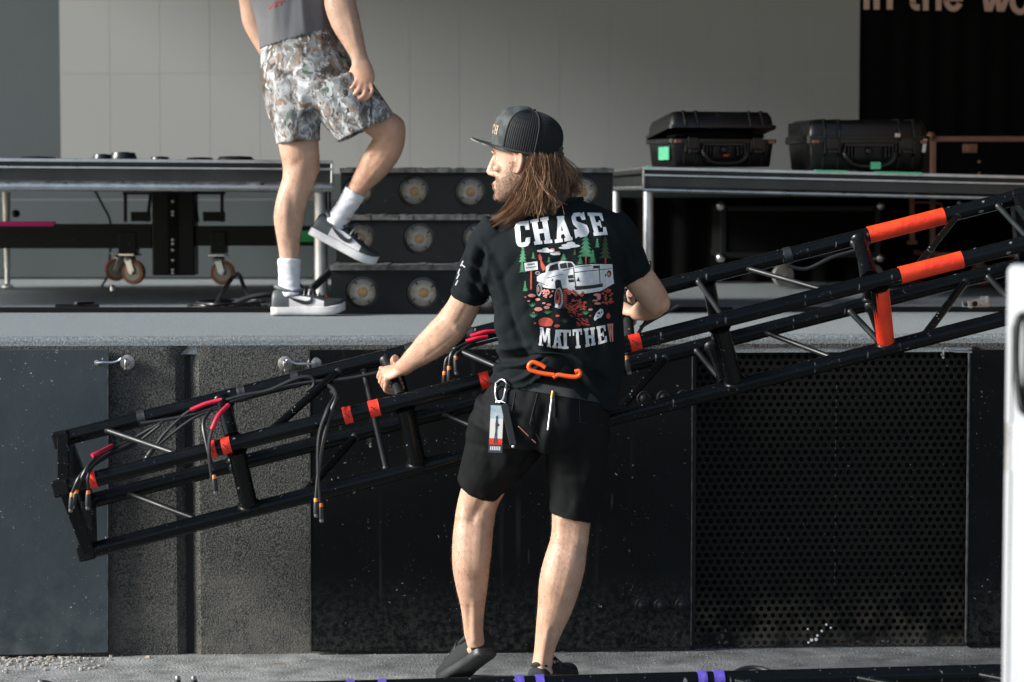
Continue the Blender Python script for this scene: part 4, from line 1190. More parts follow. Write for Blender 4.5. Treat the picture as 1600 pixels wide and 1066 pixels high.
# ================================================================== people
def skin_mat(name, col, rough=0.5, cloth=False):
    m = bpy.data.materials.new(name); m.use_nodes = True
    nt = m.node_tree; N = nt.nodes; L = nt.links; b = N['Principled BSDF']
    at = N.new('ShaderNodeAttribute'); at.attribute_name = 'tint'
    tc = N.new('ShaderNodeTexCoord')
    n1 = N.new('ShaderNodeTexNoise'); n1.inputs['Scale'].default_value = 22; n1.inputs['Detail'].default_value = 7; L.new(tc.outputs['Object'], n1.inputs['Vector'])
    mr = N.new('ShaderNodeMapRange'); mr.inputs[1].default_value = .3; mr.inputs[2].default_value = .7; mr.inputs[3].default_value = .86; mr.inputs[4].default_value = 1.08
    L.new(n1.outputs['Fac'], mr.inputs[0])
    mx = N.new('ShaderNodeMix'); mx.data_type = 'RGBA'; mx.blend_type = 'MULTIPLY'; mx.inputs[0].default_value = 1
    mx.inputs[6].default_value = (*col, 1); L.new(at.outputs['Color'], mx.inputs[7])
    m2 = N.new('ShaderNodeMix'); m2.data_type = 'RGBA'; m2.blend_type = 'MULTIPLY'; m2.inputs[0].default_value = 1
    L.new(mx.outputs[2], m2.inputs[6]); L.new(mr.outputs[0], m2.inputs[7])
    L.new(m2.outputs[2], b.inputs['Base Color'])
    b.inputs['Roughness'].default_value = rough
    b.inputs['Specular IOR Level'].default_value = .4
    b.inputs['Subsurface Weight'].default_value = .18; b.inputs['Subsurface Radius'].default_value = (.010, .004, .002); b.inputs['Subsurface Scale'].default_value = .6
    n2 = N.new('ShaderNodeTexNoise'); n2.inputs['Scale'].default_value = 260; n2.inputs['Detail'].default_value = 4; L.new(tc.outputs['Object'], n2.inputs['Vector'])
    bn = N.new('ShaderNodeBump'); bn.inputs['Strength'].default_value = .35; bn.inputs['Distance'].default_value = .002
    L.new(n2.outputs['Fac'], bn.inputs['Height']); L.new(bn.outputs[0], b.inputs['Normal'])
    return m
M['skin'] = skin_mat('fair skin', (0.475, 0.295, 0.205))
M['skin2'] = skin_mat('fair warm skin', (0.52, 0.32, 0.225))

def cloth_mat(name, col, col2, weave=900, rough=0.9):
    return mat(name, col, rough, col2=col2, vscale=5, bump=[(weave, 0.35, 0.001), (60, 0.12, 0.003)], spec=0.12)
M['shirt'] = cloth_mat('black cotton jersey', (0.0058, 0.0085, 0.0095), (0.0082, 0.0115, 0.0125))
M['shorts'] = cloth_mat('black stretch shorts cloth', (0.0042, 0.005, 0.0052), (0.006, 0.0068, 0.007), 700, 0.75)
M['belt'] = cloth_mat('grey black waistband', (0.03, 0.033, 0.034), (0.038, 0.041, 0.042))
M['tank'] = cloth_mat('washed grey cotton', (0.135, 0.135, 0.14), (0.165, 0.165, 0.17))
M['pr_white'] = mat('cracked white print', (0.62, 0.63, 0.64), .75, col2=(0.5, 0.51, 0.52), vscale=60, speck=((0.05, 0.06, 0.06), 170, .2))
M['pr_dark'] = mat('dark print', (0.014, 0.016, 0.017), .8)
M['pr_green'] = mat('green print', (0.05, 0.21, 0.1), .8, col2=(0.035, 0.15, 0.07), vscale=90)
M['pr_olive'] = mat('dark olive print', (0.035, 0.055, 0.02), .8)
M['pr_red'] = mat('rust red print', (0.45, 0.065, 0.04), .8, col2=(0.33, 0.045, 0.03), vscale=90)
M['pr_pink'] = mat('dusty pink print', (0.52, 0.2, 0.17), .8)
M['pr_grey'] = mat('grey print', (0.3, 0.31, 0.33), .8)
M['hat_front'] = mat('dark camouflage twill', (0.012, 0.017, 0.017), .8, col2=(0.055, 0.065, 0.06), vscale=24, vdetail=1.5, bump=(700, .3, .001))
M['hat_under'] = mat('camouflage brim underside', (0.02, 0.026, 0.024), .8, col2=(0.16, 0.17, 0.15), vscale=30, vdetail=1.0)
M['hat_mesh'] = mat('black cap mesh', (0.0055, 0.0065, 0.007), .7, spec=.3)
M['gold'] = mat('tan embroidery', (0.30, 0.23, 0.15), .6)
M['hair'] = mat('brown hair strands', (0.125, 0.058, 0.028), .5, col2=(0.055, 0.025, 0.013), vscale=14, spec=.22)
M['hair_light'] = mat('sandy hair strands', (0.42, 0.26, 0.155), .5, col2=(0.27, 0.15, 0.085), vscale=14, spec=.22)  # lighter strands scattered at random through the locks
M['hair_mid'] = mat('mid brown hair strands', (0.22, 0.115, 0.06), .5, col2=(0.13, 0.062, 0.032), vscale=14, spec=.22)
M['hair_dark'] = mat('dark inner hair', (0.045, 0.022, 0.012), .6, col2=(0.03, 0.015, 0.009), vscale=40)
M['beard'] = mat('stubble', (0.12, 0.065, 0.04), .6)
M['eye'] = mat('eye white', (0.7, 0.68, 0.66), .2)
M['sock'] = mat('white ribbed sock', (0.7, 0.7, 0.71), .9, col2=(0.6, 0.6, 0.62), vscale=8, bump=[(260, .5, .002), (30, .3, .004)])
M['sole_white'] = mat('white rubber sole', (0.66, 0.65, 0.64), .6, col2=(0.52, 0.51, 0.5), vscale=20)
M['leather_grey'] = mat('grey leather', (0.075, 0.083, 0.085), .5, col2=(0.09, 0.098, 0.1), vscale=20, bump=(200, .15, .001))
M['leather_white'] = mat('white leather', (0.62, 0.6, 0.6), .5)
M['leather_dark'] = mat('dark grey leather', (0.03, 0.031, 0.032), .5, bump=(200, .15, .001))
M['black_canvas'] = mat('black canvas shoe', (0.005, 0.007, 0.008), .8, bump=(500, .3, .001))
M['black_rubber'] = mat('black shoe rubber', (0.024, 0.027, 0.028), .45, rvar=.1, stripe=((0.011, 0.012, 0.013), 45, 'Z'))

def camo():
    m = bpy.data.materials.new('woodland leaf camouflage'); m.use_nodes = True
    nt = m.node_tree; N = nt.nodes; L = nt.links; b = N['Principled BSDF']
    tc = N.new('ShaderNodeTexCoord'); co = tc.outputs['Object']
    wp = N.new('ShaderNodeTexNoise'); wp.inputs['Scale'].default_value = 14; wp.inputs['Detail'].default_value = 3; L.new(co, wp.inputs['Vector'])
    ad = N.new('ShaderNodeMix'); ad.data_type = 'RGBA'; ad.blend_type = 'LINEAR_LIGHT'; ad.inputs[0].default_value = .05
    L.new(co, ad.inputs[6]); L.new(wp.outputs['Color'], ad.inputs[7])
    def vor(scale, feat='F1'):
        v = N.new('ShaderNodeTexVoronoi'); v.feature = feat; v.inputs['Scale'].default_value = scale
        L.new(ad.outputs[2], v.inputs['Vector']); return v
    def noi(scale, d=4, src=None):
        v = N.new('ShaderNodeTexNoise'); v.inputs['Scale'].default_value = scale; v.inputs['Detail'].default_value = d
        L.new(src if src else ad.outputs[2], v.inputs['Vector']); return v.outputs['Fac']
    def mr(s, a, bb):
        n = N.new('ShaderNodeMapRange'); n.inputs[1].default_value = a; n.inputs[2].default_value = bb; L.new(s, n.inputs[0]); return n.outputs[0]
    def mix(f, a, bb):
        n = N.new('ShaderNodeMix'); n.data_type = 'RGBA'; L.new(f, n.inputs[0])
        for i, c in ((6, a), (7, bb)):
            if isinstance(c, tuple): n.inputs[i].default_value = (*c, 1)
            else: L.new(c, n.inputs[i])
        return n.outputs[2]
    c = mix(mr(noi(26, 8), .38, .62), (0.40, 0.41, 0.41), (0.15, 0.145, 0.14))
    v2 = vor(44); cr = N.new('ShaderNodeSeparateColor'); L.new(v2.outputs['Color'], cr.inputs[0])
    c = mix(mr(cr.outputs[0], .80, .9), c, (0.25, 0.165, 0.115))
    c = mix(mr(cr.outputs[1], .965, .98), c, (0.06, 0.13, 0.08))
    c = mix(mr(cr.outputs[2], .82, .95), c, (0.5, 0.51, 0.52))
    c = mix(mr(noi(11, 8), .48, .62), c, (0.085, 0.07, 0.055))
    mp = N.new('ShaderNodeMapping'); mp.inputs['Rotation'].default_value = (0, .5, 0); mp.inputs['Scale'].default_value = (30, 30, 6); L.new(ad.outputs[2], mp.inputs[0])
    c = mix(mr(noi(1.8, 6, mp.outputs[0]), .56, .66), c, (0.6, 0.6, 0.6))
    mp = N.new('ShaderNodeMapping'); mp.inputs['Rotation'].default_value = (0, -.6, 0); mp.inputs['Scale'].default_value = (52, 52, 11); L.new(ad.outputs[2], mp.inputs[0])
    c = mix(mr(noi(1.5, 6, mp.outputs[0]), .58, .64), c, (0.05, 0.043, 0.037))
    mp = N.new('ShaderNodeMapping'); mp.inputs['Rotation'].default_value = (0, 1.2, .3); mp.inputs['Scale'].default_value = (60, 60, 12); L.new(ad.outputs[2], mp.inputs[0])
    c = mix(mr(noi(1.5, 6, mp.outputs[0]), .60, .66), c, (0.12, 0.105, 0.09))
    L.new(c, b.inputs['Base Color']); b.inputs['Roughness'].default_value = .85; b.inputs['Specular IOR Level'].default_value = .2
    return m
M['camo'] = camo()

YAX = V((0, 1, 0))
def stations(lst, side=None):
    """(px, py, Y, half width px, half depth m[, slant]) -> ring stations across the path"""
    cs = [P(s[0], s[1], s[2]) for s in lst]
    out = []
    for i, s in enumerate(lst):
        a = s[3] / F * s[2]
        if side == 'flat':
            sl = s[5] if len(s) > 5 else 0
            e = V((1, 0, -sl)).normalized(); d = YAX.copy()
        else:
            t = (cs[min(i + 1, len(cs) - 1)] - cs[max(i - 1, 0)]).normalized()
            e = t.cross(YAX)
            if e.length < .25: e = V((1, 0, 0)) - t * t.x
            e.normalize(); d = e.cross(t).normalized()
        out.append((cs[i], e * a, d * s[4]))
    return out
def dense(st, k=4):
    """resample ring stations smoothly"""
    C_ = smoothpath([s[0] for s in st], k); A_ = smoothpath([s[1] for s in st], k); B_ = smoothpath([s[2] for s in st], k)
    return list(zip(C_, A_, B_))
def hollow(st, inset=.012, back=.06):
    """turn the end of a tube inwards so that it reads as an open hem"""
    c, a, b = st[-1]
    t = (st[-1][0] - st[-2][0]).normalized()
    k = lambda v: v * max(.2, (v.length - inset) / v.length)
    return st + [(c + t * .002, a * .985, b * .985), (c - t * .004, k(a), k(b)), (c - t * back, k(a), k(b))]

def fuse(mb, voxel, sm=3, crisp=None):
    me = mb.mesh('tmp')
    bm = bmesh.new(); bm.from_mesh(me); bmesh.ops.recalc_face_normals(bm, faces=bm.faces); bm.to_mesh(me); bm.free()
    o = bpy.data.objects.new('tmp', me); COL.objects.link(o)
    r_ = o.modifiers.new('r', 'REMESH'); r_.mode = 'VOXEL'; r_.voxel_size = voxel
    dg = bpy.context.evaluated_depsgraph_get(); dg.update()
    out = bpy.data.meshes.new_from_object(o.evaluated_get(dg))
    bpy.data.objects.remove(o); bpy.data.meshes.remove(me)
    bm = bmesh.new(); bm.from_mesh(out)
    soft = [v for v in bm.verts if crisp is None or not crisp(v.co)]
    for _ in range(sm):
        bmesh.ops.smooth_vert(bm, verts=bm.verts if (crisp is None or _ == 0) else soft, factor=.5, use_axis_x=True, use_axis_y=True, use_axis_z=True)
    bm.to_mesh(out); bm.free()
    return out
def displace(me, fn):
    nl = [V(v.normal) for v in me.vertices]
    for v, n_ in zip(me.vertices, nl):
        v.co += n_ * fn(v.co, n_)
    me.update()
def finish(me, name, mats, parent, tint=None):
    c = V((0, 0, 0))
    for v in me.vertices: c += v.co
    c /= len(me.vertices)
    if tint is not None:
        at = me.color_attributes.new('tint', 'FLOAT_COLOR', 'POINT')
        buf = []
        for v in me.vertices:
            t = tint(v.co, v.normal); buf += [t[0], t[1], t[2], 1]
        at.data.foreach_set('color', buf)
    for v in me.vertices: v.co -= c
    me.materials.clear()
    for m in (mats if isinstance(mats, (list, tuple)) else [mats]): me.materials.append(m)
    me.polygons.foreach_set('use_smooth', [True] * len(me.polygons))
    me.name = name
    o = bpy.data.objects.new(name, me); o.location = c
    return link(o, parent)
def nz3(p, sx, sy, sz, seed=0.0):
    return noise.noise(V((p.x * sx + seed, p.y * sy + seed * .7, p.z * sz - seed)))
def fold_fn(lines):
    def f(co, n_):
        if n_.y > .35: return 0.0
        px, py = proj(co); s = 0.0
        for (x0, y0, x1, y1, w, amp) in lines:
            dx, dy = x1 - x0, y1 - y0
            L2 = dx * dx + dy * dy
            t = ((px - x0) * dx + (py - y0) * dy) / L2
            if t < -.3 or t > 1.3: continue
            tc_ = min(1, max(0, t))
            ex, ey = px - x0 - tc_ * dx, py - y0 - tc_ * dy
            d2 = (ex * ex + ey * ey) / (w * w)
            if d2 > 9: continue
            s += amp * math.exp(-d2) * (math.sin(math.pi * (.12 + .76 * tc_)))
        return s
    return f

# -------------------------------------------------------------- head
def head_shapes(mb, O, f, up):
    f = f.normalized(); l = up.cross(f).normalized(); u = f.cross(l).normalized()
    G = lambda x, y, z: O + f * x + l * y + u * z
    st = []
    for (z, xf, xb, hw) in ((-.118, .080, .035, .020), (-.108, .092, .0, .036), (-.09, .094, -.03, .05), (-.065, .091, -.055, .059), (-.035, .090, -.08, .066), (0, .088, -.095, .0705), (.03, .0925, -.101, .074), (.06, .090, -.1, .075), (.09, .078, -.088, .067), (.11, .058, -.065, .05), (.122, .028, -.03, .024)):
        st.append((G((xf + xb) / 2, 0, z), f * ((xf - xb) / 2), l * hw))
    mb.ring(dense(st, 3), 28)
    # nose
    ns = [(G(.086, 0, .03), .008, .010), (G(.096, 0, .012), .008, .012), (G(.104, 0, -.008), .0085, .014), (G(.110, 0, -.024), .011, .014), (G(.106, 0, -.034), .013, .011), (G(.094, 0, -.04), .012, .008)]
    mb.ring([(c, l * w, f * d) for c, w, d in ns], 12)
    for s in (-1, 1):
        mb.ball(G(.094, s * .013, -.032), (.009, .009, .009), 10)
        mb.ball(G(.082, s * .03, .034), (.013, .02, .009), 10)                    # brow
        mb.ball(G(.066, s * .044, -.018), (.022, .014, .014), 10)                    # cheekbone
        # ear
        e = [(G(.0, s * .070, -.012), .006), (G(-.012, s * .079, .012), .0085), (G(-.012, s * .082, .022), .0085), (G(.0, s * .078, .028), .0065)]
        mb.tube(smoothpath([G(.012, s * .072, -.03), G(-.004, s * .078, -.034), G(-.016, s * .083, -.012), G(-.02, s * .085, .012), G(-.008, s * .083, .028), G(.008, s * .077, .022)], 4), .0062, 10)
        mb.ball(G(-.004, s * .074, -.002), (.013, .008, .024), 10)
    mb.ball(G(.0925, 0, -.0605), (.0125, .022, .0065), 12)                         # lips
    mb.ball(G(.0905, 0, -.0735), (.0125, .019, .007), 12)
    mb.ball(G(.086, 0, -.1), (.014, .02, .014), 12)                                # chin
    return G, f, l, u

# -------------------------------------------------------------- gripping hand
def grip_hand(mb, wrist, c, k, rb, sgn=1.0):
    k = k.normalized()
    p = wrist - c; p -= k * p.dot(k); p.normalize()
    q_ = k.cross(p).normalized() * sgn
    G = lambda a, b, d: c + k * a + p * b + q_ * d
    mcp = G(0, .012, rb + .017)
    st = [(wrist + (wrist - mcp).normalized() * .01, k * .027, q_ * .021), (wrist.lerp(mcp, .3), k * .034, q_ * .021), (wrist.lerp(mcp, .65), k * .041, q_ * .018), (mcp, k * .042, q_ * .0145)]
    mb.ring(dense(st, 3), 18)
    for i, s in enumerate((-.0375, -.0128, .0122, .0365)):
        ln = (1.0, 1.06, 1.0, .86)[i]
        r0 = (.0086, .0089, .0086, .0078)[i]
        pts = [G(s * .95, .014, rb + .017), G(s * 1.1, -(rb * .6 + .017 * ln), rb + .013), G(s * 1.08, -(rb + .0145 * ln), rb * .1), G(s * .97, -(rb * .7 + .006), -(rb + .006)), G(s * .95, .004, -(rb + .010))]
        mb.tube(smoothpath(pts, 4), [r0 * 1.1] * 5 + [r0] * 5 + [r0 * .94] * 5 + [r0 * .8, r0 * .6], 10)
        mb.ball(G(s * .95, .008, rb + .0215), (.0098, .0098, .0098), 8)            # knuckle
    pts = [G(-.022, .062, .012), G(-.045, .04, .004), G(-.047, .018, -(rb * .6)), G(-.04, -.004, -(rb + .008)), G(-.028, -.018, -(rb + .012))]
    mb.tube(smoothpath(pts, 4), [.015] * 4 + [.0135] * 4 + [.0115] * 4 + [.0105] * 4 + [.007], 10)

# -------------------------------------------------------------- shoes
def shoe(parent, heel, toe_dir, up, L, kind):
    f = toe_dir.normalized(); l = up.cross(f).normalized(); u = f.cross(l).normalized()
    G = lambda x, y, z: heel + f * x * L + l * y + u * z
    sneaker = kind == 'sneaker'
    prof = [(.0, .024), (.03, .033), (.1, .037), (.25, .036), (.42, .037), (.58, .044), (.72, .048), (.84, .046), (.92, .038), (.97, .026), (1.0, .012)]
    sh = .032 if sneaker else .026
    grow = .006 if sneaker else .004
    out = [(x, w + grow) for x, w in prof]
    m = MB()
    def spring(x): return .02 * max(0, (x - .75) / .25) ** 2
    n = len(out)
    vs, fs = [], []
    for lev, ins in ((0.0, .006), (.004, .001), (sh * .5, 0), (sh, .0015)):
        for x, w in out: vs.append(G(x, w - ins, lev + spring(x)))
        for x, w in reversed(out): vs.append(G(x, -(w - ins), lev + spring(x)))
    N2 = 2 * n
    for i in range(3):
        for k in range(N2): fs.append((i * N2 + k, i * N2 + (k + 1) % N2, (i + 1) * N2 + (k + 1) % N2, (i + 1) * N2 + k))
    fs.append(tuple(range(N2))[::-1]); fs.append(tuple(3 * N2 + k for k in range(N2)))
    m.add(vs, fs)
    hts = [.058, .075, .082, .078, .078, .068, .054, .045, .037, .030, .018]
    st = []
    for (x, w), h in zip(prof, hts):
        zb = sh * .6 + spring(x)
        st.append((G(max(x, .012) if x < .99 else .975, 0, zb + h / 2 - .005), l * w, u * (h / 2 + .004)))
    up_m = MB(); up_m.ring(dense(st, 3), 28, power=.82)
    if sneaker:
        # colour blocking by position along the shoe
        rings = len(dense(st, 3)); nn = 28
        for i in range(rings - 1):
            x = i / (rings - 1)
            for k in range(nn):
                a = 2 * math.pi * (k + .5) / nn
                zrel = math.sin(a)
                mi = 0
                if x < .28: mi = 0
                elif x < .60 and zrel < .45: mi = 1
                elif x < .60: mi = 2
                elif x >= .6: mi = 2
                up_m.m[i * nn + k] = mi
        so = up_m.build('shoe', [M['leather_grey'], M['leather_white'], M['leather_dark']], parent, smooth=True, angle=80)
        m.build('sole', M['sole_white'], so, smooth=True, angle=50)
    else:
        so = up_m.build('shoe', M['black_canvas'], parent, smooth=True, angle=80)
        m.build('sole', M['black_rubber'], so, smooth=True, angle=50)
    # padded collar
    c = MB(); cp = [G(.26 + .2 * math.cos(t) , .031 * math.sin(t), (.088 if sneaker else .078) + sh * .4 + .012 * math.cos(t * 2) * .5 - .006 * math.cos(t)) for t in [2 * math.pi * i / 20 for i in range(21)]]
    c.tube(cp, .0085, 8); c.build('collar', M['leather_grey' if sneaker else 'black_canvas'], so, smooth=True)
    # tongue and laces
    t = MB(); t.ring([(G(.40 + .16 * i / 3, 0, sh + .085 - .014 * i), l * .021, u * .006) for i in range(4)], 12); t.build('tongue', M['leather_dark' if sneaker else 'black_canvas'], so, smooth=True)
    for i in range(5):
        x = .45 + .06 * i
        b = MB(); b.tube(smoothpath([G(x, -.034, sh + .043 - .004 * i), G(x + .01, -.016, sh + .062 - .008 * i + .012), G(x + .02, .016, sh + .062 - .008 * i + .012), G(x + .03, .034, sh + .043 - .004 * i)], 4), .0035, 6)
        b.build('lace', M['sole_white' if (sneaker and i % 2) else 'black_rubber'], so, smooth=True)
    if sneaker:
        # curved tick on both flanks
        tick = [(.60, .066), (.52, .046), (.44, .036), (.35, .036), (.27, .046), (.20, .062), (.27, .055), (.35, .052), (.44, .056), (.52, .062)]
        tick = [(.22, .07), (.32, .052), (.42, .040), (.50, .037), (.56, .043), (.575, .056), (.55, .068), (.53, .056), (.47, .052), (.36, .060)]
        for s in (-1, 1):
            b = MB()
            def wd(x):
                for (xa, wa), (xb, wb) in zip(prof, prof[1:]):
                    if xa <= x <= xb: return wa + (wb - wa) * (x - xa) / (xb - xa)
                return .03
            vs1 = [G(x, s * (wd(x) + .0035), z + .004) for x, z in tick]; vs0 = [G(x, s * (wd(x) - .006), z + .004) for x, z in tick]
            k = len(tick)
            b.add(vs0 + vs1, [tuple(range(k)), tuple(range(2 * k - 1, k - 1, -1))] + [(i, (i + 1) % k, k + (i + 1) % k, k + i) for i in range(k)])
            b.build('tick_mark', M['black_rubber'], so)
    return so

# ================================================================== person carrying the truss
man = thing('person', 'man with long brown hair, black cap, printed black T-shirt and black shorts carrying the truss', 'person', P(840, 1080, 7.5))
body = MB()
tor = [(870, 326, 7.45, 34, .06, -.1), (868, 345, 7.445, 78, .085, -.12), (864, 368, 7.44, 100, .105, -.1), (866, 400, 7.435, 104, .118, -.08), (870, 450, 7.435, 86, .108, -.03), (874, 520, 7.45, 74, .095, 0), (870, 590, 7.455, 72, .095, .05), (852, 640, 7.455, 80, .1, .05), (845, 680, 7.46, 88, .11, 0)]
body.ring(dense(stations(tor, 'flat'), 3), 28)
body.ring(dense(stations([(880, 345, 7.45, 40, .075), (862, 318, 7.435, 31, .062), (846, 296, 7.425, 30, .062), (838, 275, 7.42, 32, .066)]), 3), 20)
LLEG = [(802, 650, 7.48, 52, .09), (780, 705, 7.53, 44, .085), (758, 755, 7.585, 35, .07), (746, 788, 7.61, 31, .060), (741, 815, 7.602, 31, .060), (738, 850, 7.58, 31.5, .063), (737.5, 885, 7.575, 30, .060), (738, 920, 7.585, 24.5, .048), (739, 950, 7.60, 19, .038), (740, 975, 7.612, 16, .033), (741, 992, 7.618, 15.2, .034), (744, 1008, 7.622, 14, .034)]
RLEG = [(895, 650, 7.48, 52, .09), (896, 720, 7.49, 44, .085), (894, 785, 7.50, 33, .068), (892, 825, 7.50, 29.5, .058), (889, 850, 7.49, 30, .059), (882, 885, 7.472, 33.5, .063), (875, 915, 7.468, 33, .060), (868, 945, 7.475, 28.5, .051), (860, 975, 7.485, 22.5, .042), (853, 1005, 7.495, 17.5, .034), (848, 1030, 7.50, 15.8, .033), (846, 1052, 7.50, 18, .042)]
body.ring(dense(stations(LLEG), 3), 22); body.ring(dense(stations(RLEG), 3), 22)
# feet inside the shoes keep the legs closed
body.ball(P(742, 1014, 7.65), (.03, .04, .026), 12); body.ball(P(846, 1062, 7.51), (.036, .05, .03), 12)
LARM = [(784, 384, 7.445, 26, .045), (760, 412, 7.46, 26, .045), (739, 448, 7.49, 24.5, .046), (722, 482, 7.525, 25.5, .047), (708, 505, 7.552, 26.5, .046), (690, 524, 7.59, 26.5, .044), (668, 543, 7.635, 23, .038), (648, 559, 7.68, 17.5, .029), (634, 571, 7.715, 14.2, .023), (627, 577, 7.735, 13.5, .022)]
body.ring(dense(stations(LARM), 3), 20)
RARM = [(960, 372, 7.45, 40, .06), (975, 398, 7.455, 33, .056), (994, 428, 7.465, 27, .05), (1010, 450, 7.49, 25.5, .047), (1022, 468, 7.525, 25, .045), (1020, 477, 7.58, 22, .042), (1010, 483, 7.64, 19, .036), (1000, 487, 7.70, 15, .029), (994, 489, 7.735, 13, .024)]
ra = []
cs = [P(s[0], s[1], s[2]) for s in RARM]
for i, s in enumerate(RARM):
    t = (cs[min(i + 1, len(cs) - 1)] - cs[max(i - 1, 0)]).normalized()
    e = t.cross(V((.3, .2, -1))).normalized() if i > 4 else t.cross(YAX).normalized()
    if e.x < 0 and i > 4: pass
    d = e.cross(t).normalized(); ra.append((cs[i], e * (s[3] / F * s[2]), d * s[4]))
rr_ = [.05, .051, .05, .048, .046, .043, .037, .029, .024]
body.tube(smoothpath(cs, 3), [rr_[i // 3] + (rr_[min(i // 3 + 1, 8)] - rr_[i // 3]) * (i % 3) / 3 for i in range(25)], 20)
body.ball(P(1034, 474, 7.515), (.028, .03, .032), 12)                                # point of the elbow
# hands on the rungs
ra_, rb_ = chord('A', 601), chord('B', 629)
grip_hand(body, P(629, 576, 7.735), ra_.lerp(rb_, .50), rb_ - ra_, .0165, 1.0 if (rb_ - ra_).cross(V((1, 0, 0))).y < 0 else -1.0)
ra_, rb_ = chord('A', 978), chord('B', 985)
grip_hand(body, P(995, 489, 7.74), ra_.lerp(rb_, .35), rb_ - ra_, .0165, 1.0 if (rb_ - ra_).cross(V((1, 0, 0))).y < 0 else -1.0)
HO = P(819, 253, 7.41); HF = V((-.94, .30, -.05)); HU = V((.10, .0, 1))
HG, hf, hl, hu = head_shapes(body, HO, HF, HU)
HC1, HC2 = chord('A', 601).lerp(chord('B', 629), .5), chord('A', 978).lerp(chord('B', 985), .35)
bme = fuse(body, .0036, 3, lambda co: (co - HC1).length < .085 or (co - HC2).length < .085)
def muscle(co, n_):
    px, py = proj(co)
    s = 0.0
    if py > 740:                                           # calf split, hamstring cords, ankle hollows
        s += .0035 * nz3(co, 14, 14, 7, 3.1)
        if n_.y < .3:
            for (x0, y0, x1, y1, w, amp) in ((762, 770, 738, 812, 5, -.006), (770, 772, 766, 815, 4, .004), (728, 768, 722, 806, 5, .004), (736, 830, 740, 905, 7, -.0028), (726, 905, 748, 912, 7, -.003), (770, 880, 752, 905, 5, -.003),
                                                  (874, 812, 872, 845, 4, .004), (913, 812, 914, 845, 4, .004), (893, 815, 892, 842, 7, -.005), (884, 860, 872, 930, 7, -.003), (905, 900, 885, 940, 6, -.0025), (741, 945, 741, 1000, 4, .004), (733, 950, 732, 1000, 3, -.003), (856, 985, 846, 1045, 4, .004), (864, 985, 853, 1040, 3, -.003)):
                dx, dy = x1 - x0, y1 - y0; t = min(1, max(0, ((px - x0) * dx + (py - y0) * dy) / (dx * dx + dy * dy)))
                d2 = ((px - x0 - t * dx) ** 2 + (py - y0 - t * dy) ** 2) / (w * w * 2.4)
                if d2 < 9: s += 1.1 * amp * math.exp(-d2)
    elif 455 < py < 640 and px < 740:
        s += .0022 * nz3(co, 22, 22, 22, 1.3)
        for (x0, y0, x1, y1, w, amp) in ((705, 528, 668, 556, 4, -.0014), (690, 500, 655, 535, 5, .002), (718, 518, 712, 512, 5, .004), (735, 470, 715, 505, 5, -.002)):
            dx, dy = x1 - x0, y1 - y0; t = min(1, max(0, ((px - x0) * dx + (py - y0) * dy) / (dx * dx + dy * dy)))
            d2 = ((px - x0 - t * dx) ** 2 + (py - y0 - t * dy) ** 2) / (w * w)
            if d2 < 9: s += amp * math.exp(-d2)
    return s
displace(bme, muscle)
def tint1(co, n_):
    r_, g_, b_ = 1.0, 1.0, 1.0
    q_ = co - HO
    x, y, z = q_.dot(hf), q_.dot(hl), q_.dot(hu)
    if q_.length < .17 and z < .06:
        jaw = max(0, min(1, (-.034 - max(0, x - .05) * .4 - z) / .022)) * max(0, min(1, (x + .01) / .03))
        side = max(0, min(1, (abs(y) - .045) / .015)) * max(0, min(1, (.01 - z) / .03)) * max(0, min(1, (x - .0) / .015)) * max(0, min(1, (.048 + max(0, -z - .02) * 1.2 - x) / .012))
        mous = 1.0 if (-.056 < z < -.04 and x > .07) else 0
        k = min(1, max(jaw, side * .8, mous)) * (.62 + .25 * nz3(co, 160, 160, 160))
        k = max(0, min(.75, k))
        r_ *= 1 - .78 * k; g_ *= 1 - .80 * k; b_ *= 1 - .80 * k
        if -.08 < z < -.053 and x > .086 and abs(y) < .024: r_, g_, b_ = .95, .74, .72
        if abs(y) > .069 and -.04 < z < .035 and abs(x) < .04: g_ *= .8; b_ *= .78
    px, py = proj(co)
    if px > 1030 and py > 430: g_ *= .9; b_ *= .86
    if px < 640 and 540 < py < 630: g_ *= .93; b_ *= .92
    if py > 780: g_ *= .97; b_ *= .95
    return r_, g_, b_
body1 = finish(bme, 'body', M['skin'], man, tint1)
# eyes and brows
for s in (-1, 1):
    m = MB(); m.ball(HG(.0695, s * .031, .014), .0105, 12); ey = m.build('eye', M['eye'], man, smooth=True)
    m = MB(); m.ball(HG(.0772, s * .033, .014), (.004, .004, .004), 10); m.build('iris', M['pen'], ey, smooth=True)
    m = MB(); m.tube(smoothpath([HG(.093, s * .014, .033), HG(.092, s * .03, .039), HG(.08, s * .047, .034)], 4), .0028, 6); m.build('eyebrow', M['beard'], man, smooth=True)

# ---- T-shirt
sh = MB()
SH = [(872, 313, 7.45, 36, .066, -.1), (870, 327, 7.447, 60, .082, -.12), (864, 350, 7.442, 104, .105, -.13), (862, 372, 7.437, 118, .122, -.11), (865, 402, 7.433, 115, .134, -.08), (868, 440, 7.432, 108, .140, -.05), (872, 490, 7.440, 103, .136, 0), (877, 535, 7.452, 100, .130, .03), (874, 568, 7.456, 99, .128, .05), (867, 600, 7.456, 101, .132, .12), (864, 619, 7.455, 103, .135, .22)]
sh.ring(hollow(dense(stations(SH, 'flat'), 3), .014, .07), 36)
SLL = [(790, 368, 7.435, 42, .07), (768, 390, 7.445, 42, .072), (752, 420, 7.465, 36, .066), (740, 445, 7.487, 31, .060), (732, 466, 7.505, 29, .057)]
sh.ring(hollow(dense(stations(SLL), 3), .011, .05), 26)
SLR = [(940, 362, 7.445, 44, .07), (960, 382, 7.45, 42, .072), (977, 405, 7.457, 35, .064), (988, 421, 7.462, 31, .059), (996, 434, 7.467, 29.5, .057)]
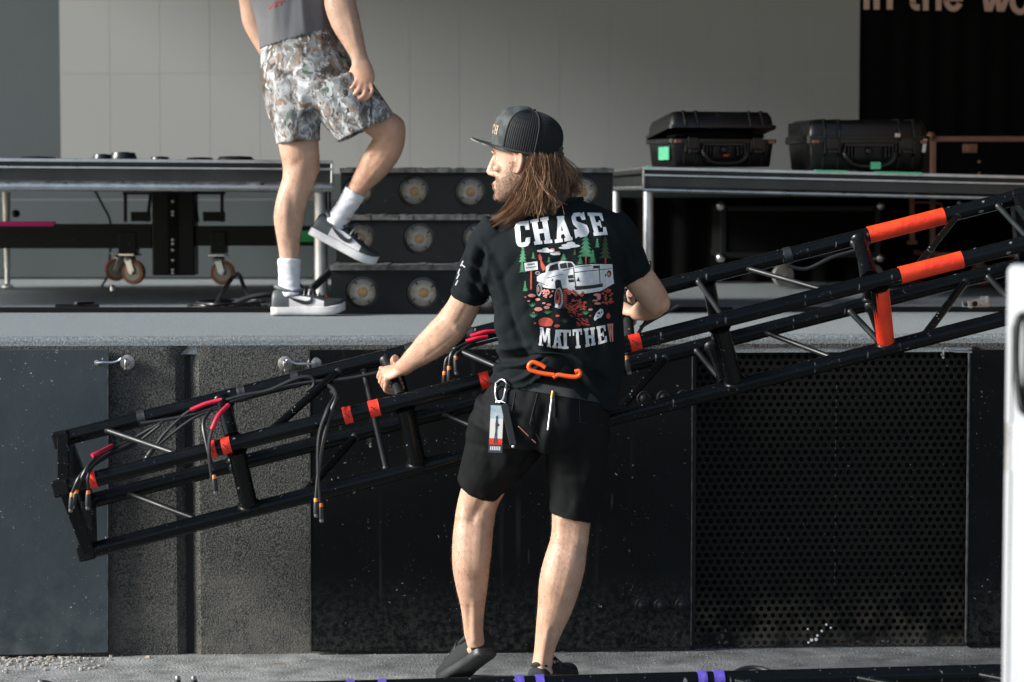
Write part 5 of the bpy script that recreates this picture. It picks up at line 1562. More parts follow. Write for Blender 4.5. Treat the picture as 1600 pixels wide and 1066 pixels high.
sh.ring(hollow(dense(stations(SLR), 3), .011, .05), 26)
sme = fuse(sh, .005, 3)
LN = fold_fn([(757, 385, 790, 470, 7, .005), (778, 420, 800, 505, 6, -.005), (770, 500, 806, 560, 7, .007), (786, 480, 828, 566, 6, -.006), (772, 548, 832, 540, 6, .006), (770, 562, 840, 560, 5, -.006), (770, 573, 838, 572, 5, .007), (772, 585, 850, 588, 4, -.006), (778, 596, 850, 600, 4, .005),
              (840, 545, 878, 580, 6, .008), (852, 540, 905, 572, 5, -.007), (880, 560, 930, 580, 6, .006), (905, 580, 945, 625, 7, .008), (918, 575, 960, 605, 6, -.006), (930, 480, 955, 570, 8, .005), (945, 420, 968, 520, 7, -.005),
              (730, 396, 768, 440, 3.6, .0028), (727, 404, 764, 449, 3.2, -.0028), (722, 412, 760, 458, 3.6, .0028), (719, 422, 755, 464, 3.2, -.0026), (715, 434, 748, 468, 3.6, .0024), (742, 378, 775, 428, 3.6, -.0026), (750, 372, 782, 425, 3.6, .0026), (972, 380, 985, 428, 3.6, .0026), (980, 378, 996, 420, 3.4, -.0026), (790, 352, 830, 372, 4, -.002), (745, 372, 730, 440, 5, .002), (757, 380, 742, 455, 5, -.004), (770, 395, 752, 465, 5, .004), (960, 365, 990, 415, 5, .004), (950, 375, 975, 425, 5, -.004), (800, 345, 842, 400, 9, .004), (905, 330, 930, 380, 8, -.003), (820, 500, 870, 545, 10, .003), (880, 470, 930, 530, 11, -.003), (830, 400, 850, 520, 14, -.003)])
def shirtfold(co, n_):
    w = nz3(co, 8, 8, 4, 2.0) * .010 + nz3(co + V((co.z * .5, 0, 0)), 22, 16, 9, 5.0) * .0065 + abs(nz3(co - V((co.z * .6, 0, 0)), 13, 9, 6, 8.0)) * .010 - .003
    return w + 2.6 * LN(co, n_)
displace(sme, shirtfold)
for v in sme.vertices:            # hem bunched up over the hip pocket in the middle of the back
    px, py = proj(v.co)
    if py > 550 and v.co.y < 7.47 and 775 < px < 950:
        k = math.exp(-((px - 864) / 36.0) ** 2) * min(1, (py - 550) / 45.0)
        v.co.z += .078 * k
        v.co.y -= .010 * k
shirt = finish(sme, 'shirt', M['shirt'], man)
# neckband
m = MB(); nb = stations(SH[:1], 'flat')[0]
m.tube([nb[0] + nb[1] * 1.02 * math.cos(2 * math.pi * i / 28) + nb[2] * 1.05 * math.sin(2 * math.pi * i / 28) + V((0, 0, -.004)) for i in range(29)], .008, 8); m.build('neckband', M['shirt'], shirt, smooth=True)
# sleeve hems
for S_ in (SLL, SLR):
    st_ = stations(S_); c, a, b = st_[-1]; t = (st_[-1][0] - st_[-2][0]).normalized()
    for off in (.020,):
        m = MB(); m.tube([c - t * off + a * 1.03 * math.cos(2 * math.pi * i / 32) + b * 1.03 * math.sin(2 * math.pi * i / 32) for i in range(33)], .0016, 5); m.build('hem_stitch', M['shirt'], shirt, smooth=True)

# ---- print on the back of the shirt: flat ink shapes laid on the cloth
dgp = [(V(v.co) + V(shirt.location)) for v in shirt.data.vertices]
bvh = BVHTree.FromPolygons(dgp, [tuple(p.vertices) for p in shirt.data.polygons])
CAM0 = V((0, 0, CAMZ))
def drop(px, py, lift):
    d = (P(px, py, 7.4) - CAM0).normalized()
    h = bvh.ray_cast(CAM0, d)
    if h[0] is None: return None
    n_ = h[1] if h[1].dot(d) < 0 else -h[1]
    return h[0] + n_ * lift
INKS = ['pr_white', 'pr_dark', 'pr_green', 'pr_olive', 'pr_red', 'pr_pink', 'pr_grey']
ink = MB(); layer = [0]
def ink_poly(pts, col, zoom=True):
    """pts in the print's own sheet coordinates"""
    if zoom: pts = [(780 + x / 4.44, 320 + y / 4.44) for x, y in pts]
    lift = .0012 + layer[0] * .00045
    bm = bmesh.new()
    vs = [bm.verts.new((x, y, 0)) for x, y in pts]
    try: f_ = bm.faces.new(vs)
    except ValueError: bm.free(); return
    bmesh.ops.triangulate(bm, faces=[f_])
    for _ in range(5):
        es = [e for e in bm.edges if e.calc_length() > 4.0]
        if not es: break
        bmesh.ops.subdivide_edges(bm, edges=es, cuts=1)
        bmesh.ops.triangulate(bm, faces=[f for f in bm.faces if len(f.verts) > 3])
    bm.verts.index_update()
    loc = [drop(v.co.x, v.co.y, lift) for v in bm.verts]
    o = len(ink.v)
    idx = {}
    for v, p in zip(bm.verts, loc):
        if p is not None: idx[v.index] = len(ink.v); ink.v.append(p)
    for f in bm.faces:
        if all(v.index in idx for v in f.verts):
            ink.f.append(tuple(idx[v.index] for v in f.verts)); ink.m.append(INKS.index(col))
    bm.free()
def rect(x0, y0, x1, y1): return [(x0, y0), (x1, y0), (x1, y1), (x0, y1)]
GL = {
 'C': [[(.34, .0), (.0 + .12, .06), (0, .2), (0, .8), (.12, .94), (.34, 1), (.34, .84), (.36, .16)], [(.33, 0), (.72, 0), (.78, .05), (.82, 0), (.98, 0), (.98, .36), (.72, .36), (.66, .18), (.33, .17)], [(.33, .83), (.62, .82), (.70, .66), (.98, .66), (.95, .86), (.8, .97), (.6, 1), (.33, 1)]],
 'H': [rect(.08, .12, .37, .88), rect(.63, .12, .92, .88), rect(.36, .42, .64, .58), rect(0, 0, .45, .13), rect(.55, 0, 1, .13), rect(0, .87, .45, 1), rect(.55, .87, 1, 1)],
 'A': [[(.34, .0), (.60, .0), (.36, .88), (.12, .88)], [(.40, .0), (.68, .0), (.93, .88), (.62, .88)], rect(.3, .58, .72, .71), rect(.28, 0, .74, .1), rect(0, .87, .44, 1), rect(.54, .87, 1, 1)],
 'S': [[(.2, .0), (.65, 0), (.72, .06), (.95, 0), (.95, .33), (.7, .33), (.6, .16), (.3, .16), (.3, .34), (.95, .56), (1, .7), (1, .85), (.8, 1), (.35, 1), (.25, .94), (.03, 1), (.03, .65), (.28, .65), (.38, .84), (.68, .84), (.68, .68), (.05, .46), (0, .34), (0, .14)]],
 'E': [rect(.08, .12, .40, .88), rect(0, 0, .95, .14), rect(0, .86, 1, 1), rect(.39, .42, .62, .57), rect(.6, .34, .72, .65), [(.72, .13), (.95, .13), (.95, .36), (.82, .36)], [(.8, .64), (1, .64), (1, .87), (.72, .87)]],
 'M': [rect(.05, .12, .25, .88), rect(.75, .12, .95, .88), [(.08, 0), (.32, 0), (.56, .62), (.44, .8)], [(.68, 0), (.92, 0), (.56, .8), (.44, .62)], rect(0, 0, .25, .1), rect(.75, 0, 1, .1), rect(0, .88, .34, 1), rect(.66, .88, 1, 1)],
 'T': [rect(.35, .1, .65, .88), rect(0, 0, 1, .14), rect(.2, .87, .8, 1), rect(0, .13, .14, .32), rect(.86, .13, 1, .32)],
 'W': [[(.05, .1), (.3, .1), (.42, 1), (.22, 1)], [(.4, .1), (.58, .1), (.4, 1), (.24, 1)], [(.42, .1), (.6, .1), (.78, 1), (.6, 1)], [(.72, .1), (.95, .1), (.78, 1), (.6, 1)], rect(0, 0, .36, .12), rect(.36, 0, .66, .12), rect(.66, 0, 1, .12)],
}
def glyph(ch, TL, TR, BL, BR, col):
    for poly in GL[ch]:
        pts = []
        for u, v in poly:
            x = (TL[0] * (1 - u) + TR[0] * u) * (1 - v) + (BL[0] * (1 - u) + BR[0] * u) * v
            y = (TL[1] * (1 - u) + TR[1] * u) * (1 - v) + (BL[1] * (1 - u) + BR[1] * u) * v
            pts.append((x, y))
        ink_poly(pts, col)
for g_ in (('C', (106, 122), (206, 112), (122, 300), (222, 285)), ('H', (214, 108), (340, 84), (244, 280), (370, 266)), ('A', (368, 84), (478, 76), (388, 268), (510, 246)), ('S', (496, 62), (592, 50), (526, 236), (630, 214)), ('E', (610, 56), (716, 60), (658, 217), (752, 210))):
    glyph(*g_, 'pr_white')
for g_ in (('M', (282, 848), (354, 860), (274, 976), (360, 990)), ('A', (374, 866), (430, 868), (368, 992), (438, 996)), ('T', (414, 866), (498, 868), (424, 1000), (494, 1000)), ('T', (508, 866), (572, 860), (520, 998), (576, 992)), ('H', (584, 860), (664, 848), (598, 988), (668, 972)), ('E', (674, 845), (736, 834), (688, 970), (748, 952))):
    glyph(*g_, 'pr_white')
glyph('W', (746, 828), (788, 824), (758, 952), (798, 950), 'pr_pink')  # dimmer ink paints in the shade on this side of the shirt
# pines
def pine(cx, y0, y1, w, col, trunk=None, seed=0):
    rr = random.Random(seed + int(cx))
    if trunk: ink_poly(rect(cx - 5, y1 - 8, cx + 6, trunk), 'pr_red')
    n = 5
    for i in range(n):
        a, b = y0 + (y1 - y0) * i / n * .85, y0 + (y1 - y0) * (i + 1.25) / (n + .25)
        ww = w * (.28 + .72 * (i + 1) / n) / 2
        pts = [(cx, a)]
        for t in (.35, .7, 1.0):
            pts += [(cx + ww * t * rr.uniform(.85, 1.05), a + (b - a) * t), (cx + ww * (t - .2), a + (b - a) * (t - .06))]
        pts += [(cx, b - (b - a) * .12)]
        for t in (1.0, .7, .35):
            pts += [(cx - ww * (t - .2), a + (b - a) * (t - .06)), (cx - ww * t * rr.uniform(.85, 1.05), a + (b - a) * t)]
        ink_poly(pts, col)
pine(600, 215, 365, 130, 'pr_green', 420); pine(648, 310, 405, 62, 'pr_green'); pine(735, 218, 375, 92, 'pr_olive', 408); pine(680, 232, 298, 40, 'pr_green'); pine(562, 360, 415, 55, 'pr_green'); pine(165, 285, 400, 62, 'pr_green'); pine(160, 390, 470, 50, 'pr_green'); pine(237, 330, 375, 36, 'pr_green'); pine(345, 362, 402, 36, 'pr_green'); pine(446, 340, 386, 60, 'pr_green'); pine(524, 306, 350, 30, 'pr_olive'); pine(180, 525, 600, 38, 'pr_green')
# clouds
def blob(cx, cy, rx, ry, col, n=14, wob=.12, seed=1):
    rr = random.Random(seed + int(cx * 7 + cy))
    ink_poly([(cx + rx * math.cos(2 * math.pi * i / n) * (1 + rr.uniform(-wob, wob)), cy + ry * math.sin(2 * math.pi * i / n) * (1 + rr.uniform(-wob, wob))) for i in range(n)], col)
for a in ((325, 322, 60, 12), (322, 312, 25, 13), (390, 342, 38, 9), (495, 285, 62, 13), (498, 272, 28, 16), (455, 300, 40, 9)): blob(*a, 'pr_white')
blob(370, 310, 16, 6, 'pr_pink'); blob(405, 330, 18, 5, 'pr_pink')
# sign post
layer[0] = 1
ink_poly(rect(216, 455, 228, 588), 'pr_red'); ink_poly([(174, 405), (266, 392), (270, 450), (180, 462)], 'pr_white')
layer[0] = 2
for i, (y, a, b) in enumerate(((417, 196, 250), (437, 186, 262))):
    for k in range(6 if i == 0 else 9):
        x = a + (b - a) * k / (6 if i == 0 else 9)
        ink_poly(rect(x, y - (7 if i == 0 else 4) - (x - 180) * .13 + 2, x + 5, y + (5 if i == 0 else 3) - (x - 180) * .13 + 2), 'pr_dark')
# ground, rocks, tracks
layer[0] = 0
for a in ((225, 630, 26, 11, 'pr_pink'), (268, 657, 18, 9, 'pr_pink'), (205, 668, 10, 6, 'pr_pink'), (183, 640, 8, 5, 'pr_red'), (310, 682, 12, 6, 'pr_pink'), (345, 692, 16, 8, 'pr_pink'), (272, 725, 28, 14, 'pr_pink'), (330, 712, 20, 11, 'pr_pink'), (405, 770, 14, 9, 'pr_red'), (240, 748, 7, 5, 'pr_red'), (325, 815, 55, 32, 'pr_red'), (248, 822, 10, 5, 'pr_red'), (400, 840, 20, 11, 'pr_red'), (632, 727, 16, 8, 'pr_pink'), (632, 770, 9, 5, 'pr_red'), (680, 685, 22, 9, 'pr_pink'), (665, 665, 20, 6, 'pr_pink'), (690, 640, 14, 22, 'pr_pink'), (680, 625, 26, 10, 'pr_pink'), (755, 772, 14, 20, 'pr_red')): blob(*a[:4], a[4])
rr = random.Random(4)
for i in range(70):
    t = rr.random()
    cx, cy = 470 + t * 130 + rr.uniform(-50, 45) * (.5 + t * .6), 690 + t * 140 + rr.uniform(-16, 16)
    a = .7
    w, h = rr.uniform(8, 18), rr.uniform(4, 8)
    ink_poly([(cx - w, cy - h), (cx, cy - h * .3), (cx + w, cy + h), (cx, cy + h * .6)], 'pr_red')
for i in range(45):
    cx, cy = rr.uniform(500, 600), rr.uniform(655, 730)
    ink_poly([(cx - 9, cy + 2), (cx + 8, cy - 6), (cx + 9, cy), (cx - 6, cy + 6)], 'pr_red')
for i in range(26):
    cx, cy = rr.uniform(715, 785), rr.uniform(590, 690)
    ink_poly([(cx - 10, cy - 5), (cx + 6, cy - 8), (cx + 10, cy + 4), (cx - 2, cy + 7)], 'pr_red')
for (cx, cy, s) in ((228, 698, 1), (238, 772, 1.15), (335, 748, 1.1), (455, 808, 1), (600, 752, 1.1), (185, 590, .7)):
    for a in (-65, -40, -15, 12, 38, 64):
        dx, dy = math.sin(R(a)), -math.cos(R(a))
        ink_poly([(cx - 5 * s, cy + 10), (cx + dx * 34 * s, cy + dy * 24 * s), (cx + 6 * s, cy + 10)], 'pr_green' if cx != 455 else 'pr_olive')
# skull-like pale stone
for p in ([(655, 790), (672, 748), (700, 720), (718, 728), (722, 752), (706, 782), (682, 790), (664, 806)],): ink_poly(p, 'pr_white')
layer[0] = 1; blob(690, 752, 9, 7, 'pr_dark'); blob(708, 745, 6, 6, 'pr_dark'); ink_poly([(672, 775), (690, 770), (684, 782)], 'pr_dark')
# red branch tree
layer[0] = 0
for p in ([(272, 350), (284, 342), (300, 372), (290, 392), (278, 380)], [(286, 385), (294, 385), (312, 445), (322, 432), (326, 440), (306, 462), (290, 430)]): ink_poly(p, 'pr_red')
# pickup truck
layer[0] = 1
ink_poly([(262, 500), (290, 480), (322, 470), (325, 430), (350, 408), (430, 390), (505, 396), (530, 425), (640, 412), (782, 412), (790, 520), (796, 545), (700, 600), (560, 622), (520, 620), (470, 590), (430, 585), (340, 580), (300, 570), (262, 530)], 'pr_white')
layer[0] = 2
ink_poly([(342, 462), (352, 424), (406, 406), (412, 452)], 'pr_dark'); ink_poly([(418, 412), (465, 402), (472, 438), (425, 444)], 'pr_dark'); ink_poly([(473, 402), (500, 404), (524, 430), (478, 438)], 'pr_dark')
for p in ([(330, 508), (440, 480), (441, 483), (331, 511)], [(525, 432), (640, 420), (640, 424), (525, 437)], [(520, 468), (780, 440), (780, 444), (520, 473)], [(512, 436), (518, 436), (536, 585), (530, 585)], [(690, 418), (695, 418), (700, 545), (695, 545)], [(262, 530), (340, 560), (340, 564), (262, 536)], [(440, 455), (510, 440), (510, 443), (440, 459)]): ink_poly(p, 'pr_dark')
ink_poly([(520, 565), (640, 558), (715, 545), (716, 570), (660, 580), (530, 592)], 'pr_dark'); ink_poly([(650, 422), (690, 422), (692, 440), (652, 442)], 'pr_dark')
ink_poly([(475, 490), (515, 486), (518, 510), (478, 514)], 'pr_dark'); ink_poly([(478, 520), (519, 516), (521, 536), (482, 540)], 'pr_dark')
ink_poly([(536, 530), (548, 500), (562, 532)], 'pr_dark'); blob(760, 478, 15, 24, 'pr_dark'); layer[0] = 3; blob(757, 482, 9, 14, 'pr_pink'); layer[0] = 2; blob(735, 490, 7, 9, 'pr_dark')
ink_poly([(362, 530), (368, 510), (374, 528)], 'pr_dark')
blob(268, 474, 16, 12, 'pr_grey'); layer[0] = 3; blob(268, 474, 11, 8, 'pr_dark'); layer[0] = 2
ink_poly([(386, 530), (400, 518), (424, 524), (438, 590), (470, 600), (470, 640), (440, 600), (390, 580)], 'pr_dark')
# spray and wheels
layer[0] = 3
for i in range(26):
    a = rr.uniform(0, 1)
    cx, cy = 440 + a * 140, 590 + a * 30 + rr.uniform(-10, 14)
    ink_poly([(cx - 14, cy + 6), (cx + 2, cy - 12), (cx + 14, cy - 2), (cx + 4, cy + 12)], 'pr_red')
for i in range(18):
    cx, cy = rr.uniform(300, 375), rr.uniform(590, 640)
    ink_poly([(cx - 9, cy + 4), (cx, cy - 9), (cx + 9, cy + 2), (cx, cy + 7)], 'pr_pink')
for i_, a_ in enumerate(((440, 650, 36, 72, 'pr_dark', 22, .02), (412, 648, 30, 74, 'pr_grey', 22, .05), (408, 645, 21, 58, 'pr_dark', 20, .03), (406, 642, 17, 48, 'pr_red', 18, .05), (402, 640, 8, 24, 'pr_dark', 14, .05), (398, 700, 12, 14, 'pr_white', 10, .2))):
    layer[0] = 4 + i_; blob(*a_)
layer[0] = 5
for i in range(9):
    y = 592 + i * 13
    ink_poly([(445, y), (468, y + 4), (466, y + 9), (444, y + 6)], 'pr_red')
for i_, a_ in enumerate(((278, 590, 20, 44, 'pr_grey', 18, .04), (274, 588, 13, 32, 'pr_dark', 16, .04), (272, 586, 8, 20, 'pr_pink', 14, .04))):
    layer[0] = 4 + i_; blob(*a_)
layer[0] = 0
# small script on the left sleeve
for (x0, y0, x1, y1) in ((724, 408, 720, 416), (722, 414, 727, 418), (719, 420, 716, 428), (718, 428, 714, 436), (716, 438, 712, 446)):
    dx, dy = x1 - x0, y1 - y0; l_ = math.hypot(dx, dy); nx_, ny_ = -dy / l_ * .9, dx / l_ * .9
    ink_poly([(x0 + nx_, y0 + ny_), (x1 + nx_, y1 + ny_), (x1 - nx_, y1 - ny_), (x0 - nx_, y0 - ny_)], 'pr_grey', False)
pr = stuff(ink.build('back_print', [M[k] for k in INKS], shirt, fix=False))

# ---- shorts
so_ = MB()
SW = [(868, 582, 7.456, 88, .118, .02), (862, 605, 7.455, 96, .128, .02), (852, 640, 7.452, 106, .14, 0), (845, 672, 7.455, 108, .14, 0), (842, 700, 7.465, 98, .12, 0)]
so_.ring(dense(stations(SW, 'flat'), 3), 34)
SHL = [(806, 640, 7.468, 62, .125), (792, 680, 7.49, 64, .125), (776, 712, 7.53, 54, .112), (762, 738, 7.565, 44, .098), (752, 757, 7.59, 37.5, .085)]
so_.ring(hollow(dense(stations(SHL), 3), .012, .06), 28)
SHR = [(897, 650, 7.468, 58, .125), (901, 700, 7.478, 53, .118), (902, 745, 7.488, 46, .104), (899, 780, 7.494, 41, .092), (895, 806, 7.498, 37.5, .084)]
so_.ring(hollow(dense(stations(SHR), 3), .012, .06), 28)
gme = fuse(so_, .005, 3)
LS = fold_fn([(735, 655, 790, 690, 6, .005), (728, 690, 800, 720, 7, -.004), (850, 640, 838, 700, 8, -.01), (846, 690, 812, 742, 7, -.005), (800, 640, 850, 690, 8, .004), (870, 700, 905, 690, 7, .004), (875, 740, 930, 745, 7, -.004), (935, 650, 915, 760, 7, .004), (760, 690, 770, 750, 8, -.003), (868, 640, 862, 800, 8, -.003), (780, 620, 830, 660, 8, -.004)])
displace(gme, lambda co, n_: nz3(co, 10, 10, 6, 7.0) * .009 + nz3(co, 26, 22, 16, 9.0) * .005 + abs(nz3(co + V((co.z * .5, 0, 0)), 14, 10, 8, 3.0)) * .010 - .003 + 1.4 * LS(co, n_))
shorts = finish(gme, 'shorts', M['shorts'], man)
# waistband showing below the lifted shirt
sv = [(V(v.co) + V(shorts.location)) for v in shorts.data.vertices]
bvs = BVHTree.FromPolygons(sv, [tuple(p.vertices) for p in shorts.data.polygons])
def on_shorts(px, py, lift):
    d = (P(px, py, 7.4) - CAM0).normalized(); h = bvs.ray_cast(CAM0, d)
    return (h[0] if h[0] else P(px, py, 7.33)) - d * lift
m = MB(); rows = []
xs_ = list(range(800, 946, 6))
for py_of in (lambda x: 592 + (x - 800) * .17, lambda x: 606 + (x - 800) * .17):
    rows.append([on_shorts(x, py_of(x), .004) for x in xs_])
m.add(rows[0] + rows[1], [(i, i + 1, len(xs_) + i + 1, len(xs_) + i) for i in range(len(xs_) - 1)])
m.build('waistband', M['belt'], shorts, smooth=True)
# pocket seams
for path in ([(840, 615), (833, 640), (828, 662), (845, 690)], [(805, 612), (800, 640), (790, 668)], [(905, 620), (906, 660), (940, 664)]):
    m = MB(); m.tube([on_shorts(x, y, .001) for x, y in path], .0014, 5); m.build('seam', M['belt'], shorts)
m = MB(); m.tube([on_shorts(866, 612 + 8 * i, .004) for i in range(6)], .0025, 6); m.build('zip', M['black_rubber'], shorts)

# ---- shoes
hd = P(757, 1035, 7.60)
shoe(man, P(764, 1024, 7.592), V((-.14, .19, -.138)), V((-.12, .35, 1.0)), .285, 'plain')
shoe(man, V((P(846, 1060, 7.5).x - .018, 7.455, .002)), V((.11, .26, 0)), V((0, 0, 1)), .285, 'plain')

# ---- cap
CO = HO + hu * .028 + hf * .004
cf = (hf + V((0, 0, .27))).normalized(); cl = hl.copy(); cu = cf.cross(cl).normalized()
CG = lambda x, y, z: CO + cf * x + cl * y + cu * z
capm = MB()
prof = [(-.004, .1055, .0865), (.02, .109, .089), (.05, .1095, .089), (.08, .105, .085), (.102, .092, .075), (.118, .07, .058), (.128, .04, .034), (.131, .008, .007)]
n = 48
den = dense([(V((h, 0, 0)), V((a, 0, 0)), V((b, 0, 0))) for h, a, b in prof], 3)
for H_, A_, B_ in den:
    h, a, b = H_.x, A_.x, B_.x
    for k in range(n):
        t = 2 * math.pi * k / n
        x, y = a * math.cos(t), b * math.sin(t)
        front = max(0, math.cos(t)) ** 2
        zz = h + front * .010 * min(1, h / .1)                   # tall stiff front
        xx = x - .006 + front * .008 * max(0, (h - .04) / .08)
        capm.v.append(CG(xx, y, zz))
for i in range(len(den) - 1):
    for k in range(n):
        t = 2 * math.pi * (k + .5) / n
        capm.f.append((i * n + k, i * n + (k + 1) % n, (i + 1) * n + (k + 1) % n, (i + 1) * n + k)); capm.m.append(0 if abs(((t + math.pi) % (2 * math.pi)) - math.pi) < R(66) else 1)
capm.f.append(tuple((len(den) - 1) * n + k for k in range(n))); capm.m.append(1)
cap = capm.build('cap', [M['hat_front'], M['hat_mesh']], man, smooth=True, angle=60)
# mesh cords of the back panels
mc = MB()
for k in range(62):
    t = R(68 + (360 - 136) * k / 61)
    pts = []
    for H_, A_, B_ in den[:-2:2]:
        pts.append(CG(A_.x * math.cos(t) * 1.002 - .006, B_.x * math.sin(t) * 1.004, H_.x))
    mc.tube(pts, .00115, 5, caps=False)
stuff(mc.build('mesh_cords', M['black_canvas'], cap, fix=False, smooth=True))
# seams
for t in (66, 120, 180, 240, 294):
    sm_ = MB(); sm_.tube([CG(A_.x * math.cos(R(t)) * 1.006 - .006, B_.x * math.sin(R(t)) * 1.006, H_.x) for H_, A_, B_ in den[:-1]], .0026, 6); sm_.build('seam', M['black_canvas'], cap, smooth=True)
bt = MB(); bt.ball(CG(-.006, 0, .133), (.008, .008, .005), 12); bt.build('button', M['hat_mesh'], cap, smooth=True)
sw = MB(); sw.tube([CG(.107 * math.cos(R(t)) - .006, .0885 * math.sin(R(t)), .002) for t in range(0, 361, 10)], .0045, 8); sw.build('sweatband', M['black_canvas'], cap, smooth=True)
sn = MB(); sn.box(CG(-.116, 0, .02), (.012, .06, .016), Matrix((cf, cl, cu)).transposed()); sn.box(CG(-.114, 0, .033), (.014, .03, .022), Matrix((cf, cl, cu)).transposed()); sn.build('snap_strap', M['black_rubber'], cap, bevel=.003)
# flat brim
br = MB()
nb_, nr = 28, 6
for lev in (0, 1):
    for j in range(nr + 1):
        for k in range(nb_ + 1):
            t = R(-74 + 148 * k / nb_)
            r0x, r0y = .1075, .0875
            inner = V((r0x * math.cos(t) - .006, r0y * math.sin(t), 0))
            reach = .068 * (max(0, math.cos(t)) ** .55) * (1 if abs(t) < R(73.9) else 0)
            f_ = j / nr
            x, y = inner.x + reach * f_, inner.y * (1 + .06 * f_ * math.cos(t))
            z = .002 + .004 * f_ - 1.6 * y * y + .006 - lev * .0042
            br.v.append(CG(x, y, z))
w_ = nb_ + 1; base_ = (nr + 1) * w_
for lev in (0, 1):
    for j in range(nr):
        for k in range(nb_):
            a = lev * base_ + j * w_ + k
            br.f.append((a, a + 1, a + w_ + 1, a + w_)); br.m.append(lev)
for k in range(nb_):
    a = nr * w_ + k; br.f.append((a, a + 1, base_ + a + 1, base_ + a)); br.m.append(1)
br.build('brim', [M['hat_front'], M['hat_under']], cap, smooth=True, angle=50)
# gold stitched letters on the front panel
lt = MB()
def capfront(tdeg, h, lift=.0015):
    for (H0, A0, B0), (H1, A1, B1) in zip(den, den[1:]):
        if H0.x <= h <= H1.x:
            s_ = (h - H0.x) / max(1e-6, H1.x - H0.x); a = A0.x + (A1.x - A0.x) * s_; b = B0.x + (B1.x - B0.x) * s_
            t = R(tdeg); fr_ = max(0, math.cos(t)) ** 2
            return CG((a + lift) * math.cos(t) - .006 + fr_ * .008 * max(0, (h - .04) / .08), (b + lift) * math.sin(t), h + fr_ * .010 * min(1, h / .1))
    return CG(.1, 0, h)
for i, ch in enumerate('CH'):
    side_ = 1 if hl.y < 0 else -1
    for poly in GL[ch]:
        vs_ = []
        for u_, v_ in poly:
            td = side_ * (20 + 15 * i + 12 * u_)
            vs_.append(capfront(td, .062 - .026 * v_, .0022))
        lt.add(vs_, [tuple(range(len(vs_)))])
lt.build('lettering', M['gold'], cap, fix=False)

# ---- long hair
hr = random.Random(11)
def hair_guide(hr, t, far):
    ang = R(112 + 78 * t) * (1 if hl.y < 0 else -1)
    if far: ang = -R(hr.uniform(120, 178)) * (1 if hl.y < 0 else -1)
    root_ = HO + hf * (math.cos(ang) * .100 - .008) + hl * (math.sin(ang) * .083) + hu * (.018 - .014 * abs(math.cos(ang)) + hr.uniform(-.010, .008))
    if far:
        e = P(hr.uniform(862, 896), hr.uniform(296, 320), hr.uniform(7.40, 7.45))
    else:
        k = min(1, max(0, t * 1.02 + hr.gauss(0, .07)))
        ex = 764 + 118 * k ** 1.1 + hr.uniform(-6, 6)
        ey = 350 - 26 * k ** .7 + hr.gauss(0, 8)
        e = P(ex, ey, 7.335 + .05 * k + hr.uniform(-.010, .015) + (.035 if k < .25 else 0))
    mid = root_.lerp(e, .5)
    out = (mid - HO); out -= hu * out.dot(hu)
    nrm = out.normalized()
    bulge = hr.uniform(-.002, .020) * (1 if not far else .4)
    sweep = max(0, 1 - t * 1.15)
    mid += nrm * bulge * (.4 + .6 * sweep) + V((-.004 + .046 * sweep + hr.uniform(-.008, .008), 0, -.014 * sweep + hr.uniform(-.006, .006)))
    m1 = root_.lerp(mid, .5) + nrm * hr.uniform(.0, .006) + V((.008 * sweep, 0, -.006))
    m2 = mid.lerp(e, .55) + nrm * hr.uniform(-.004, .006) + V((.012 * sweep + hr.uniform(-.006, .008), 0, hr.uniform(-.010, .002)))
    w, ph, fq_ = hr.uniform(.003, .010), hr.uniform(0, 6), hr.uniform(5, 9)
    pts = smoothpath([root_, m1, mid, m2, e], 4)
    return [p + V((math.sin(ph + fq_ * j / len(pts)) * w * j / len(pts), math.cos(ph + fq_ * j / len(pts)) * w * .6 * j / len(pts), 0)) for j, p in enumerate(pts)]
def hair_batch(mt, locks, per, seed, rad):
    hr = random.Random(seed); m = MB()
    for i in range(locks):
        far = hr.random() < .15
        g_ = hair_guide(hr, hr.random(), far); n_ = len(g_)
        spread = hr.uniform(.005, .011)
        for s_ in range(per):
            o_ = V((hr.gauss(0, 1), hr.gauss(0, 1), hr.gauss(0, 1))) * spread
            tw, ph = hr.uniform(-1.5, 1.5), hr.uniform(0, 6)
            cut = hr.uniform(.86, 1.04)
            stray = V((hr.gauss(0, 1), hr.gauss(0, 1), hr.gauss(0, .6))) * (.012 if hr.random() < .12 else .003)
            pts = []
            for j, p in enumerate(g_):
                f_ = j / (n_ - 1)
                if f_ > cut: break
                c_ = .55 + .75 * math.sin(math.pi * min(1, f_ * 1.1)) - .75 * f_ ** 2
                pts.append(p + o_ * max(.12, c_) + V((math.sin(ph + 9 * f_), math.cos(ph + 7 * f_), 0)) * (.0016 * f_) + stray * f_ * f_)
            if len(pts) < 4: continue
            r_ = hr.uniform(*rad)
            m.tube(pts, [r_ * (1 - .8 * (j / (len(pts) - 1)) ** 2) for j in range(len(pts))], 3, caps=False)
    return m.build('hair', M[mt], man, fix=False, smooth=True)
hair_batch('hair', 60, 24, 11, (.0005, .0010))
hair_batch('hair_mid', 55, 24, 12, (.0004, .0009))
hair_batch('hair_light', 40, 22, 13, (.0004, .0008))
fw = MB(); fr_ = random.Random(21)
for i in range(70):
    a_ = HO + hf * fr_.uniform(-.10, -.03) + hl * fr_.uniform(.02, .09) + hu * fr_.uniform(-.09, 0)
    p_ = [a_]
    dv = V((fr_.uniform(-.5, .6), fr_.uniform(-.6, .1), -1)).normalized()
    for j in range(6):
        dv = (dv + V((fr_.uniform(-.45, .45), fr_.uniform(-.3, .3), fr_.uniform(-.3, .1)))).normalized(); p_.append(p_[-1] + dv * fr_.uniform(.010, .022))
    fw.tube(smoothpath(p_, 3), .0004, 3, caps=False)
stuff(fw.build('hair_wisps', M['hair_light'], man, fix=False))
